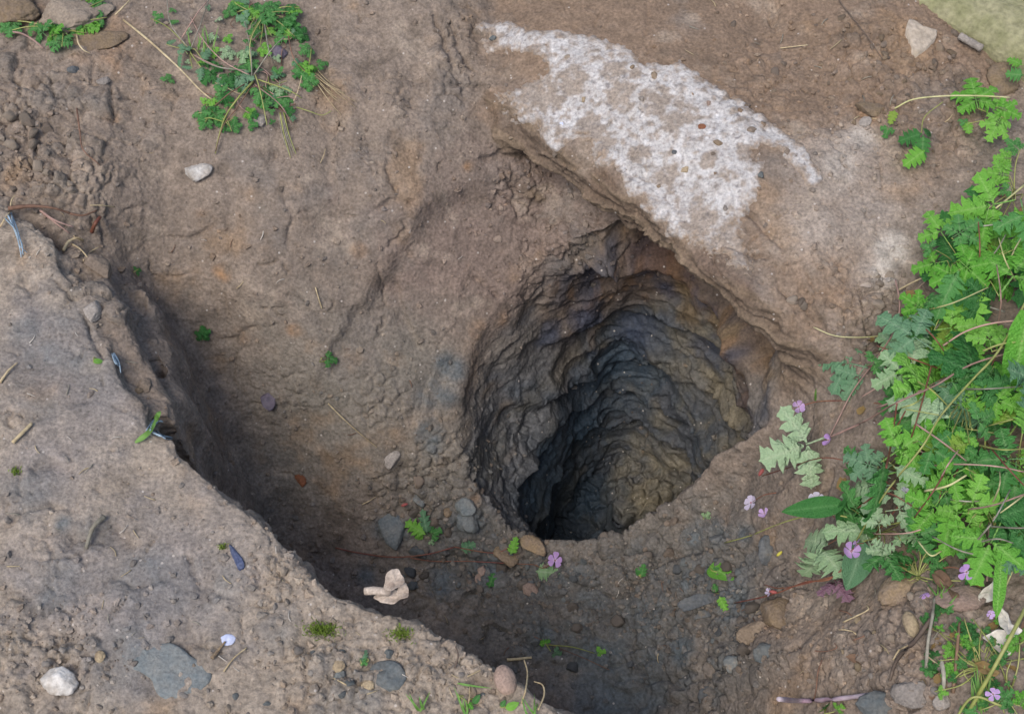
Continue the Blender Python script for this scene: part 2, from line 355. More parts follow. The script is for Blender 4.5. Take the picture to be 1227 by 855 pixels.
# raised plates between cracks
disp += .004 * (cidc - .5) * (1 - inhole) * sstep(0, .08, f2c - f1c)
def stroke(pts, w_, dep, kind='groove'):
    """a crack / gully (groove) or a scarp (left side of travel stays up) along a line on the ground"""
    P = [np.array(hit(a, b)[0]) for a, b in pts]; lo = np.min(P, 0) - 4 * w_; hi = np.max(P, 0) + 4 * w_
    k = np.searchsorted(CX, lo[0]); k2 = np.searchsorted(CX, hi[0]); i = OX[k:k2]; i = i[(co[i, 1] > lo[1]) & (co[i, 1] < hi[1]) & (co[i, 2] > lo[2] - .1) & (co[i, 2] < hi[2] + .1)]
    q = co[i] + .006 * np.c_[NW[0][i], NW[1][i], 0 * i] + .003 * np.c_[n_hi[i], n_vh[i], 0 * i]; best = np.full(len(i), 9.); sg = np.zeros(len(i)); al = np.zeros(len(i)); m = len(P) - 1
    for j in range(m):
        a, b = P[j], P[j + 1]; ab = b - a; t = np.clip(((q - a) @ ab) / (ab @ ab), 0, 1); d = np.linalg.norm(q - a - t[:, None] * ab, axis=1)
        c = ab[0] * (q[:, 1] - a[1]) - ab[1] * (q[:, 0] - a[0]); u = d < best; best[u] = d[u]; sg[u] = np.sign(c[u]); al[u] = (j + t[u]) / m
    endf = sstep(0, .15, al) * sstep(1, .85, al)
    if kind == 'groove': disp[i] -= dep * endf * np.exp(-(best / w_) ** 2) * (.6 + .5 * NW[2][i])
    else: disp[i] -= dep * endf * np.exp(-(best / (w_ * 2)) ** 2) * np.where(sg < 0, sstep(0, w_ * .35, best), 0)
for g in [((115,235),(126,285),(150,330)), ((93,128),(100,180),(120,215),(138,250)), ((88,345),(108,390),(126,435)), ((250,402),(275,409),(295,396),(312,393)), ((518,0),(528,45),(542,80),(552,105)), ((537,15),(548,55),(565,85)), ((690,712),(715,694),(742,680)), ((748,738),(758,705),(800,688),(830,690)), ((610,768),(650,776),(695,780)), ((858,762),(876,780),(892,806)), ((985,738),(965,765),(940,785)), ((640,692),(648,720),(660,745)), ((866,652),(885,668),(908,692)), ((858,292),(895,300),(928,310)), ((925,308),(936,345),(960,382)), ((893,250),(915,275),(945,300)), ((60,105),(80,118),(100,150)), ((10,90),(40,100),(70,95)), ((260,270),(225,285),(190,282)), ((0,640),(30,610),(60,600),(95,615)), ((130,690),(160,700),(210,690)), ((225,660),(240,700),(290,720)), ((440,255),(470,240),(500,243)), ((700,580),(730,560),(745,540)), ((1000,560),(985,600),(960,640)), ((900,700),(870,730),(830,745)), ((560,330),(590,345),(600,360)), ((330,220),(350,260),(345,300)), ((470,150),(465,200),(480,240))]: stroke(g, .0042, .012)
for g in [((60,140),(88,200),(112,262)), ((268,190),(278,235),(268,285)), ((402,110),(408,200),(396,300)), ((140,300),(175,400),(212,500)), ((330,60),(335,130),(330,210)), ((440,20),(436,110),(446,200)), ((200,130),(195,200),(205,260)), ((150,90),(155,160),(170,230)), ((500,20),(498,120),(505,200))]: stroke(g, .022, .014)
for g in [((525,432),(503,495),(488,540),(494,588),(530,622)), ((548,425),(532,468),(520,505)), ((478,325),(488,378),(512,420)), ((395,2),(392,70),(398,118)), ((560,192),(600,177),(650,186),(702,216)), ((150,60),(190,70),(240,100)), ((880,640),(840,665),(790,668)), ((980,480),(960,560),(900,620)), ((70,640),(130,625),(180,650)), ((30,560),(60,545),(100,560)), ((520,660),(580,670),(640,668)), ((960,330),(985,375),(1005,410))]: stroke(g, .012, .010, 'step')
co2 = co + nr * disp[:, None]

# spade-cut ledges and clay layers on the shaft wall and cut faces
rad = np.c_[(co[:, 0] - hc[0]) / (ro + 1e-6), (co[:, 1] - hc[1]) / (ro + 1e-6), np.zeros(n)]
tilt = co[:, 2] * 1.0 + .10 * (co[:, 0] - hc[0]) + .22 * (co[:, 1] - hc[1]) + .020 * cfbm(None, 5, 2, 101) + .010 * cfbm(None, 16, 2, 102)
def ledge_fn(u): f = u - np.floor(u); return np.where(f < .86, f / .86, (1 - f) / .14)
wl = cfbm(None, 4.5, 3, 103); wl2 = cfbm([1, 1, .5], 12, 3, 104)
amp = inhole * (.25 + .75 * sstep(-.25, .35, wl2))
lay = (ledge_fn(tilt * 8 + 1.0 * wl) - .5) * .040 + (ledge_fn(tilt * 21 + 1.2 * wl2) - .5) * .009 * sstep(-.2, .3, wl)
bulge = .035 * np.exp(-((co[:, 2] + .275 + .02 * wl) / .022) ** 2) * sstep(-.3, .5, np.cos(th - 1.05)) - .02 * np.exp(-((co[:, 2] + .20) / .03) ** 2) * sstep(-.1, .6, np.cos(th - 1.2))
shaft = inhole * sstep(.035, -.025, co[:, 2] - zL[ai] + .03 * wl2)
hi_ = np.flatnonzero(inhole > .02); hp = np.zeros(n); hcid = np.full(n, .5)
w1_, w2_, w3_ = worley(co[hi_] * [.75, .75, 2.0] + .012 * np.c_[NW[0][hi_], NW[1][hi_], wl2[hi_]], 15, 25); hp[hi_] = w2_ - w1_; hcid[hi_] = w3_
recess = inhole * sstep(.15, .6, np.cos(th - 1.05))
rough = .016 * cfbm([1, 1, 1.3], 9, 5, 105, .55) + np.clip(.2 + .8 * shaft * (.35 + .65 * sstep(-.3, .4, np.cos(th - .4))) + .35 * recess, 0, 1) * (.008 * (sstep(.02, .2, hp) - .5) * (.2 + hcid) + .009 * (hcid - .5) + .0025 * (.5 - f1b))
wallm = steep * inhole
co2 += rad * (wallm * (amp * lay - bulge))[:, None] + nr * (inhole * -rough)[:, None]
co2[:, 2] += inhole * (1 - steep) * (.022 * cfbm(None, 16, 4, 107, .6) + .012 * (sstep(.02, .3, f2 - f1) - .4))
flay = (ledge_fn((tilt + .05 * co[:, 0]) * 22 + 1.2 * wl) - .5) * .012 + (ledge_fn(tilt * 61 + wl2) - .5) * .005
co2 += nr * (face * (flay * (.45 + .6 * sstep(-.3, .3, NW[0])) + .006 * cfbm(None, 22, 3, 108)))[:, None]
co2[:, 2] *= sstep(0, .05, np.minimum.reduce([co[:, 0] - gx[1], gx[-2] - co[:, 0], co[:, 1] - gy[1], gy[-2] - co[:, 1]]))
log('relief')

# ---------------------------------------------------------------- soil colours (the earth's own, plus shade painted in under overhang and plants)
def rgb(r, g, b):
    f = lambda c: ((c / 255 + .055) / 1.055) ** 2.4 if c > 10 else c / 255 / 12.92
    return np.array([f(r), f(g), f(b)])
col = np.empty((n, 3)); col[:] = rgb(126, 113, 101)
def mix(c, m):
    global col
    col = col * (1 - m[:, None]) + np.asarray(c) * m[:, None]
mix(rgb(149, 137, 123), onNear * .85)
mix(rgb(123, 103, 85), sstep(.02, -.08, dFv) * .8)
mix(rgb(152, 141, 130), blob([(1000,210,.1),(1040,260,.1),(980,270,.08),(1060,300,.06),(1020,180,.06),(1050,320,.05)], .8, .4, 1) * .8)
mix(rgb(176, 168, 158), blob([(1065,300,.03),(1060,320,.02),(1030,165,.025,.8),(1010,200,.03,.6)], .7, .5, 0) * .8)
mix(rgb(118, 102, 93), blob([(620,260,.14),(690,300,.12),(560,300,.15),(640,210,.12),(600,340,.1),(500,330,.1)], 1, .4, 0) * .8)
mix(rgb(112, 108, 100), blob([(400,480,.2),(340,560,.12),(480,440,.12),(520,560,.14),(560,660,.16),(640,720,.18),(760,720,.2),(850,680,.14),(780,820,.14)], 1, .4, 1) * .75)
mix(rgb(144, 118, 90), sstep(.1, .5, cfbm(None, 9, 5, 111, .65)) * .5)
mix(rgb(112, 105, 99), sstep(.05, .45, cfbm(None, 6, 5, 112, .65)) * .6)
mix(rgb(158, 144, 128), sstep(.1, .5, cfbm(None, 13, 5, 113, .65)) * .55 * (1 - inhole))
mix(rgb(86, 76, 66), sstep(.12, .5, cfbm(None, 15, 5, 114, .65)) * .55)
mix(rgb(82, 82, 81), blob([(640,720,.16),(760,720,.18),(850,700,.16),(780,810,.16),(560,640,.1),(880,790,.1)], 1., .5, 2) * .8)
mix(rgb(120, 116, 116), onNear * blob([(60,420,.1),(120,480,.1),(90,690,.1),(200,690,.12),(150,740,.1),(60,560,.08)], 1., .6, 0) * .6)
mix(rgb(88, 76, 64), blob([(1130,430,.12),(1150,560,.14),(1180,330,.12),(1090,600,.08),(1200,480,.12),(1160,650,.06)], .8, .5, 1) * .7)  # ground under the leafy plants darkened to stand for their deep shade
# damp blue-grey clay
clay = blob([(480,635,.03),(465,635,.03),(560,625,.028),(590,680,.04),(440,690,.02),(530,700,.03),(640,690,.03),(680,690,.03),(600,610,.02),(520,470,.035),(535,440,.03),(515,520,.03),(860,645,.03),(890,640,.02),(835,640,.03),(880,720,.04),
   (730,790,.05),(690,780,.05),(760,830,.07),(710,830,.06),(820,780,.03),(650,770,.04),(200,800,.045,.0),(45,430,.05,.6),(30,400,.03,.6),(80,690,.03,.5),(60,710,.03,.6),(75,630,.015),(130,450,.05,.35),(90,380,.05,.35),(45,490,.03,.4),(170,690,.05,.5),(240,700,.05,.4),(150,790,.05,.6),(110,640,.03,.6),(40,590,.04,.5),(330,760,.03,.5),(420,820,.05,.6),(780,740,.05,.8),(830,690,.04,.8),(700,720,.04,.8),(860,800,.04,.7)], .8, .5, 2)
mix(rgb(80, 90, 95), np.clip(1.15 * clay * (.7 + .8 * n_mid + .6 * n_hi), 0, 1) * .75)
# rusty staining
rust = blob([(265,325,.014),(350,395,.014),(290,403,.02,.8),(135,140,.012),(240,260,.02,.6),(590,130,.03,.8),(600,120,.02,.8),(430,300,.012,.8),(560,200,.01),(575,395,.02,.7),(600,385,.015,.7),(820,375,.05,.6),(900,400,.03,.8),(850,385,.03,.6),
   (780,340,.03,.5),(985,330,.05,.3),(960,395,.04,.4),(930,640,.02,.4),(610,665,.02,.7),(570,595,.012,.8),(870,620,.02,.4),(1040,140,.02,.6),(135,45,.05,.6),(40,20,.05,.4),(930,740,.04,.4),(1080,710,.03,.5)], .8, .6, 1)
mix(rgb(146, 106, 64), np.clip(rust * (.55 + .9 * n_mid + .7 * n_hi), 0, 1) * .6)
# shaft: grey silt above, dark wet gley below
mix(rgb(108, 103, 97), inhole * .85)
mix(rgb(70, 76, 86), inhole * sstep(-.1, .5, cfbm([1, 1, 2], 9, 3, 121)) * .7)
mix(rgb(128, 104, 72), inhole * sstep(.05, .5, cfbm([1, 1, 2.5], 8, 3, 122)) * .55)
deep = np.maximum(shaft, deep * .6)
mix(rgb(96, 78, 62), recess * .7); mix(rgb(52, 56, 68), recess * sstep(-.15, .25, wl2) * .75); mix(rgb(116, 86, 54), recess * sstep(.05, .4, NW[0]) * .35)  # overhang shadow painted into the recess, along with rust and blue clay
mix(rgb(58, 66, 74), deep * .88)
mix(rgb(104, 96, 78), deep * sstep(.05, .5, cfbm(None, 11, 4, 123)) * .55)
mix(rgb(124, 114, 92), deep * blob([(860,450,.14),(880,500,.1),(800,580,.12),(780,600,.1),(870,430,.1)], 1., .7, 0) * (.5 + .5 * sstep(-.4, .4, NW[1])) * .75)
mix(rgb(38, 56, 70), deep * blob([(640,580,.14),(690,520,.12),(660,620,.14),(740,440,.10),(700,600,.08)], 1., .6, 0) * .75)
mix(rgb(44, 54, 74), inhole * blob([(800,345,.03),(840,360,.03),(870,365,.02),(760,400,.04),(845,420,.04),(700,380,.04),(660,400,.03)], .9, .7, 2) * .7)
mix(rgb(112, 94, 66), inhole * blob([(815,350,.03),(860,385,.03),(890,395,.03),(925,405,.03),(830,375,.03)], .9, .7, 1) * .7)
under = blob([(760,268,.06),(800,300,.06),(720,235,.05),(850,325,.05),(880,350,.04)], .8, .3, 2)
mix(rgb(92, 66, 48), under * .6)  # shade beneath the overhanging bank, painted in as dark brown
mix(rgb(100, 85, 71), np.clip(face * sstep(.09, .03, np.abs(dFv)) * 1.2, 0, 1) * .8); mix(rgb(128, 111, 91), face * sstep(.09, .03, np.abs(dFv)) * sstep(.5, .75, ledge_fn((tilt + .05 * co[:, 0]) * 22 + 1.2 * wl)) * .5)  # face brown deepened to carry its dark shading, paler strata over it
col *= (1 + (.14 + .12 * rg_) * n_hi + (.10 + .10 * rg_) * n_vh + .12 * n_mid + .06 * (cid - .5) * 2 * crumb + .05 * (cidc - .5))[:, None]
mix(rgb(112, 106, 98), plate * (cidp > .7) * .5); mix(rgb(96, 98, 98), plate * (cidp < .18) * .6 * sstep(-.1, -.3, co[:, 2]))
col = np.clip(col, .004, .9)
damp = np.clip(.05 + .5 * clay + .75 * deep + .4 * inhole, 0, 1)

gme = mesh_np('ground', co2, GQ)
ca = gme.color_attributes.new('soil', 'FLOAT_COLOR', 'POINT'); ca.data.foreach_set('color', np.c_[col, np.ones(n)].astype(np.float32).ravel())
da_ = gme.attributes.new('damp', 'FLOAT', 'POINT'); da_.data.foreach_set('value', damp.astype(np.float32))
log('ground', len(gme.polygons))

# ---------------------------------------------------------------- materials
def node(nt, t, **kw):
    x = nt.nodes.new(t)
    for k, v in kw.items(): setattr(x, k, v)
    return x
def soil_material():
    m = bpy.data.materials.new('soil'); m.use_nodes = True; nt = m.node_tree; b = nt.nodes['Principled BSDF']; L = nt.links.new
    at_ = node(nt, 'ShaderNodeAttribute', attribute_name='soil'); dp = node(nt, 'ShaderNodeAttribute', attribute_name='damp')
    tc = node(nt, 'ShaderNodeTexCoord')
    n1 = node(nt, 'ShaderNodeTexNoise'); n1.inputs['Scale'].default_value = 220; n1.inputs['Detail'].default_value = 5; n1.inputs['Roughness'].default_value = .65
    n2 = node(nt, 'ShaderNodeTexVoronoi'); n2.inputs['Scale'].default_value = 150
    n3 = node(nt, 'ShaderNodeTexNoise'); n3.inputs['Scale'].default_value = 45; n3.inputs['Detail'].default_value = 6; n3.inputs['Roughness'].default_value = .7
    for x in (n1, n2, n3): L(tc.outputs['Object'], x.inputs['Vector'])
    r1 = node(nt, 'ShaderNodeMapRange'); r1.inputs['From Min'].default_value = .3; r1.inputs['From Max'].default_value = .7; r1.inputs['To Min'].default_value = .62; r1.inputs['To Max'].default_value = 1.34
    L(n1.outputs['Fac'], r1.inputs['Value'])
    r3 = node(nt, 'ShaderNodeMapRange'); r3.inputs['From Min'].default_value = .3; r3.inputs['From Max'].default_value = .7; r3.inputs['To Min'].default_value = .84; r3.inputs['To Max'].default_value = 1.16
    L(n3.outputs['Fac'], r3.inputs['Value'])
    mu = node(nt, 'ShaderNodeMath', operation='MULTIPLY'); L(r1.outputs[0], mu.inputs[0]); L(r3.outputs[0], mu.inputs[1])
    vm = node(nt, 'ShaderNodeVectorMath', operation='SCALE'); L(at_.outputs['Color'], vm.inputs[0]); L(mu.outputs[0], vm.inputs['Scale'])
    # pale grit: sparse tiny grains
    vg = node(nt, 'ShaderNodeTexVoronoi'); vg.inputs['Scale'].default_value = 75; L(tc.outputs['Object'], vg.inputs['Vector'])
    rg = node(nt, 'ShaderNodeMapRange'); rg.inputs['From Min'].default_value = .15; rg.inputs['From Max'].default_value = .10; L(vg.outputs['Distance'], rg.inputs['Value'])
    sp = node(nt, 'ShaderNodeSeparateColor'); L(vg.outputs['Color'], sp.inputs[0])
    gt = node(nt, 'ShaderNodeMath', operation='GREATER_THAN'); gt.inputs[1].default_value = .86; L(sp.outputs[0], gt.inputs[0])
    mg = node(nt, 'ShaderNodeMath', operation='MULTIPLY'); L(gt.outputs[0], mg.inputs[0]); L(rg.outputs[0], mg.inputs[1])
    mg2 = node(nt, 'ShaderNodeMath', operation='MULTIPLY'); L(mg.outputs[0], mg2.inputs[0]); mg2.inputs[1].default_value = .7
    mx = node(nt, 'ShaderNodeMix', data_type='RGBA'); L(mg2.outputs[0], mx.inputs[0]); L(vm.outputs[0], mx.inputs[6]); mx.inputs[7].default_value = (.5, .45, .4, 1)
    L(mx.outputs[2], b.inputs['Base Color'])
    rr = node(nt, 'ShaderNodeMapRange'); rr.inputs['To Min'].default_value = .95; rr.inputs['To Max'].default_value = .64; L(dp.outputs['Fac'], rr.inputs['Value']); L(rr.outputs[0], b.inputs['Roughness'])
    b.inputs['Specular IOR Level'].default_value = .3
    b1 = node(nt, 'ShaderNodeBump'); b1.inputs['Strength'].default_value = .55; b1.inputs['Distance'].default_value = .0032; L(n1.outputs['Fac'], b1.inputs['Height'])
    b2 = node(nt, 'ShaderNodeBump'); b2.inputs['Strength'].default_value = .5; b2.inputs['Distance'].default_value = .002; L(n2.outputs['Distance'], b2.inputs['Height']); L(b1.outputs[0], b2.inputs['Normal'])
    b2.invert = True
    L(b2.outputs[0], b.inputs['Normal'])
    return m
SOIL = soil_material()
ground = bpy.data.objects.new('ground', gme); C.objects.link(ground); gme.materials.append(SOIL); ground['kind'] = 'structure'

# ---------------------------------------------------------------- object helpers
RND = random.Random(7)
def obj(name, me, mat=None, parent=None, mw=None):
    o = bpy.data.objects.new(name, me); C.objects.link(o)
    if mat is not None and me is not None and not me.materials: me.materials.append(mat)
    if parent is not None: o.parent = parent
    if mw is not None: o.matrix_local = mw
    return o
def tag(o, label, cat, group=None):
    o['label'] = label; o['category'] = cat
    if group: o['group'] = group
    return o
def thing(name, label, cat, loc, group=None):
    e = bpy.data.objects.new(name, None); C.objects.link(e); e.location = loc; e.empty_display_size = .02
    return tag(e, label, cat, group)
bpy.context.view_layer.update()
DG = bpy.context.evaluated_depsgraph_get(); GE = ground.evaluated_get(DG)
def gp(px, py):                        # point and normal of the ground seen at a photo point
    d = Vector(ray(px, py)).normalized(); ok, p, nn, _ = GE.ray_cast(Vector(EYE), d)
    return (p, nn) if ok else (Vector(at(px, py, 0)), Vector((0, 0, 1)))
def drop(x, y, z=.4):
    ok, p, nn, _ = GE.ray_cast(Vector((x, y, z)), Vector((0, 0, -1)))
    return (p, nn) if ok else (Vector((x, y, 0)), Vector((0, 0, 1)))
def above(px, py, h):                  # on the same sight line, h metres over the ground
    if h < 0: return Vector(at(px, py, h))          # a level below the bank top
    p, _ = gp(px, py); d = Vector(ray(px, py)).normalized()
    return p + d * (h / d.z)
def line(pts):                         # points of one thing: none falls over an edge that the rest lies on
    P = [above(a, b, h) for a, b, h in pts]; zm = max(p.z for p in P)
    return [p if p.z > zm - .13 else Vector(at(a, b, zm - .012 * i)) for i, (p, (a, b, h)) in enumerate(zip(P, pts))]
def mpp(p): return (Vector(p) - Vector(EYE)).length / FPX / 1.02     # metres per photo pixel there
def catmull(pts, k=6):
    P = [Vector(p) for p in pts]; P = [P[0] * 2 - P[1]] + P + [P[-1] * 2 - P[-2]]; out = []
    for i in range(1, len(P) - 2):
        for j in range(k):
            t = j / k; a, b, c, d = P[i - 1:i + 3]
            out.append(.5 * ((2 * b) + (c - a) * t + (2 * a - 5 * b + 4 * c - d) * t * t + (3 * b - a - 3 * c + d) * t ** 3))
    out.append(P[-2]); return out
class MB:
    def __init__(s): s.v = []; s.f = []; s.vein = []
    def tube(s, pts, r0, r1=None, sides=5, wob=0, cap=True):
        r1 = r0 if r1 is None else r1; n = len(pts); b0 = len(s.v); up_ = None
        for i, p in enumerate(pts):
            p = Vector(p); tg = (Vector(pts[min(i + 1, n - 1)]) - Vector(pts[max(i - 1, 0)])).normalized()
            ref = Vector((0, 0, 1)) if abs(tg.z) < .9 else Vector((1, 0, 0))
            a = tg.cross(ref).normalized(); b = tg.cross(a)
            r = r0 + (r1 - r0) * i / (n - 1); r *= 1 + wob * (RND.random() - .5)
            for k in range(sides):
                t = 2 * math.pi * k / sides; s.v.append(p + (a * math.cos(t) + b * math.sin(t)) * r)
        for i in range(n - 1):
            for k in range(sides):
                s.f.append((b0 + i * sides + k, b0 + i * sides + (k + 1) % sides, b0 + (i + 1) * sides + (k + 1) % sides, b0 + (i + 1) * sides + k))
        if cap: s.f.append(tuple(b0 + k for k in range(sides))[::-1]); s.f.append(tuple(b0 + (n - 1) * sides + k for k in range(sides)))
    def strip(s, pts, wd, nrm=Vector((0, 0, 1)), fold=.3, prof=None):   # folded blade along pts
        n = len(pts); b0 = len(s.v)
        for i, p in enumerate(pts):
            p = Vector(p); tg = (Vector(pts[min(i + 1, n - 1)]) - Vector(pts[max(i - 1, 0)])).normalized()
            a = tg.cross(nrm).normalized(); u = i / (n - 1)
            w_ = wd * (prof(u) if prof else (min(1, .35 + u * 4) * (1 - u ** 2.5) + .03))
            nn = a.cross(tg)
            s.v += [p - a * w_ + nn * w_ * fold, p, p + a * w_ + nn * w_ * fold]
        for i in range(n - 1):
            q = b0 + 3 * i; s.f += [(q, q + 1, q + 4, q + 3), (q + 1, q + 2, q + 5, q + 4)]
    def mesh(s, name, org=Vector((0, 0, 0)), smooth=True):
        me = bpy.data.meshes.new(name); me.from_pydata([tuple(Vector(p) - org) for p in s.v], [], s.f)
        me.polygons.foreach_set('use_smooth', [smooth] * len(me.polygons)); me.update(); return me

def principled(name, color, rough=.8, spec=.3):
    m = bpy.data.materials.new(name); m.use_nodes = True; b = m.node_tree.nodes['Principled BSDF']
    b.inputs['Base Color'].default_value = (*color, 1); b.inputs['Roughness'].default_value = rough; b.inputs['Specular IOR Level'].default_value = spec
    return m, m.node_tree, b
def mottled(name, c1, c2, scale=60, rough=.9, bump=.0025, c3=None, detail=5, objvar=.25, dust=None):
    """two- or three-tone mineral / woody surface with fine relief"""
    m, nt, b = principled(name, c1, rough); L = nt.links.new
    tc = node(nt, 'ShaderNodeTexCoord'); oi = node(nt, 'ShaderNodeObjectInfo')
    ad = node(nt, 'ShaderNodeVectorMath', operation='ADD'); L(tc.outputs['Object'], ad.inputs[0]); L(oi.outputs['Random'], ad.inputs[1])
    n1 = node(nt, 'ShaderNodeTexNoise'); n1.inputs['Scale'].default_value = scale; n1.inputs['Detail'].default_value = detail; n1.inputs['Roughness'].default_value = .65; L(ad.outputs[0], n1.inputs['Vector'])
    n2 = node(nt, 'ShaderNodeTexNoise'); n2.inputs['Scale'].default_value = scale * 5; n2.inputs['Detail'].default_value = 4; L(ad.outputs[0], n2.inputs['Vector'])
    rp = node(nt, 'ShaderNodeValToRGB'); rp.color_ramp.elements[0].position = .35; rp.color_ramp.elements[1].position = .65
    rp.color_ramp.elements[0].color = (*c1, 1); rp.color_ramp.elements[1].color = (*c2, 1)
    if c3 is not None: e = rp.color_ramp.elements.new(.72); e.color = (*c3, 1)
    L(n1.outputs['Fac'], rp.inputs[0])
    r1 = node(nt, 'ShaderNodeMapRange'); r1.inputs['From Min'].default_value = .3; r1.inputs['From Max'].default_value = .7; r1.inputs['To Min'].default_value = .75; r1.inputs['To Max'].default_value = 1.2; L(n2.outputs['Fac'], r1.inputs['Value'])
    r2 = node(nt, 'ShaderNodeMapRange'); r2.inputs['To Min'].default_value = 1 - objvar; r2.inputs['To Max'].default_value = 1 + objvar; L(oi.outputs['Random'], r2.inputs['Value'])
    mu = node(nt, 'ShaderNodeMath', operation='MULTIPLY'); L(r1.outputs[0], mu.inputs[0]); L(r2.outputs[0], mu.inputs[1])
    vm = node(nt, 'ShaderNodeVectorMath', operation='SCALE'); L(rp.outputs[0], vm.inputs[0]); L(mu.outputs[0], vm.inputs['Scale']); L(vm.outputs[0], b.inputs['Base Color'])
    bp = node(nt, 'ShaderNodeBump'); bp.inputs['Strength'].default_value = .7; bp.inputs['Distance'].default_value = bump; L(n2.outputs['Fac'], bp.inputs['Height']); L(bp.outputs[0], b.inputs['Normal'])
    return m
def leafmat(name, c1, c2, vein, rough=.5, trans=.35):
    m, nt, b = principled(name, c1, rough, .35); L = nt.links.new
    oi = node(nt, 'ShaderNodeObjectInfo'); tc = node(nt, 'ShaderNodeTexCoord'); va = node(nt, 'ShaderNodeAttribute', attribute_name='vein')
    n1 = node(nt, 'ShaderNodeTexNoise'); n1.inputs['Scale'].default_value = 4; n1.inputs['Detail'].default_value = 5; L(tc.outputs['Object'], n1.inputs['Vector'])
    ad = node(nt, 'ShaderNodeMath', operation='ADD'); L(n1.outputs['Fac'], ad.inputs[0]); L(oi.outputs['Random'], ad.inputs[1])
    mr = node(nt, 'ShaderNodeMapRange'); mr.inputs['From Min'].default_value = .3; mr.inputs['From Max'].default_value = 1.6; L(ad.outputs[0], mr.inputs['Value'])
    mx = node(nt, 'ShaderNodeMix', data_type='RGBA'); mx.inputs[6].default_value = (*c1, 1); mx.inputs[7].default_value = (*c2, 1); L(mr.outputs[0], mx.inputs[0])
    m2 = node(nt, 'ShaderNodeMix', data_type='RGBA'); L(mx.outputs[2], m2.inputs[6]); m2.inputs[7].default_value = (*vein, 1)
    pw = node(nt, 'ShaderNodeMath', operation='POWER'); pw.inputs[1].default_value = 5; L(va.outputs['Fac'], pw.inputs[0])
    p2 = node(nt, 'ShaderNodeMath', operation='MULTIPLY'); p2.inputs[1].default_value = .7; L(pw.outputs[0], p2.inputs[0]); L(p2.outputs[0], m2.inputs[0])
    L(m2.outputs[2], b.inputs['Base Color'])
    tr = node(nt, 'ShaderNodeBsdfTranslucent'); L(m2.outputs[2], tr.inputs['Color'])
    ms = node(nt, 'ShaderNodeMixShader'); ms.inputs[0].default_value = trans; L(b.outputs[0], ms.inputs[1]); L(tr.outputs[0], ms.inputs[2])
    L(ms.outputs[0], nt.nodes['Material Output'].inputs['Surface'])
    n2 = node(nt, 'ShaderNodeTexNoise'); n2.inputs['Scale'].default_value = 30; L(tc.outputs['Object'], n2.inputs['Vector'])
    bp = node(nt, 'ShaderNodeBump'); bp.inputs['Strength'].default_value = .5; bp.inputs['Distance'].default_value = .02; L(n2.outputs['Fac'], bp.inputs['Height']); L(bp.outputs[0], b.inputs['Normal'])
    return m
K = rgb
MAT = dict(
 brown=mottled('brown_clod', K(122,107,90), K(138,122,105), c3=K(148,134,116)), ochre=mottled('ochre_stone', K(128,110,86), K(120,105,90), c3=K(128,117,104)), tan=mottled('tan_stone', K(160,144,116), K(138,122,100)),
 blue=mottled('blue_grey_clay', K(94,101,103), K(112,113,110), 45, c3=K(126,116,104)), slate=mottled('dark_slate', K(78,82,86), K(96,97,96), 45, .75, c3=K(112,104,94)), grey=mottled('grey_stone', K(126,119,112), K(144,136,128), c3=K(130,118,105)),
 white=mottled('white_flint', K(196,192,186), K(150,140,128), 40, .5, c3=K(120,110,96)), pink=mottled('pinkish_pebble', K(152,130,117), K(138,120,108)), heart=mottled('pale_limestone', K(168,156,142), K(150,138,122), 30),
 purple=mottled('purple_shard', K(92,84,96), K(108,98,106), 30, .5), brick=mottled('brick_chip', K(146,92,64), K(130,90,68)), soilclod=mottled('soil_clod', K(116,104,92), K(132,118,105), 50), dark=mottled('dark_clod', K(98,91,84), K(112,103,94), 50),
 bank=mottled('pale_bank_clod', K(136,123,109), K(150,137,122), 50),
 straw=mottled('straw', K(190,174,140), K(160,142,110), 30, .7, .0004), drygrey=mottled('dry_grey_stalk', K(150,146,132), K(120,114,100), 30, .7, .0004), root=mottled('root', K(128,98,80), K(100,76,64), 30, .8, .0005), twig=mottled('twig', K(112,98,86), K(84,72,64), 30, .8, .0005),
 redstem=mottled('red_stem', K(112,60,56), K(120,84,60), 20, .5, .0003), pinkstem=mottled('pink_stem', K(168,138,128), K(150,120,108), 15, .5, .0003, c3=K(130,120,70)), greenstem=mottled('green_stem', K(132,140,72), K(150,150,96), 15, .5, .0003, c3=K(140,100,80)), palestem=mottled('pale_stem', K(186,180,138), K(160,160,104), 12, .5, .0003),
 purplestick=mottled('bleached_stick', K(176,172,172), K(140,112,128), 9, .6, .0005), dryleaf=mottled('dry_leaf', K(188,174,160), K(150,134,120), 60, .8, .0006, objvar=.05), whiteleaf=mottled('bleached_leaf', K(206,200,190), K(180,170,156), 30, .8, .0006), brownleaf=mottled('brown_leaf', K(128,100,80), K(104,84,66), 30, .7, .0006), oliveleaf=mottled('olive_leaf', K(132,110,66), K(112,90,54), 30, .6, .0005),
 bluebit=mottled('blue_fibre', K(128,150,168), K(150,168,180), 40, .6, .0003), blueslate=mottled('blue_slate', K(74,84,116), K(96,104,128), 60, .5), bluepetal=mottled('pale_blue_flake', K(168,176,206), K(190,196,216), 40, .6, .0003),
 slab=None)
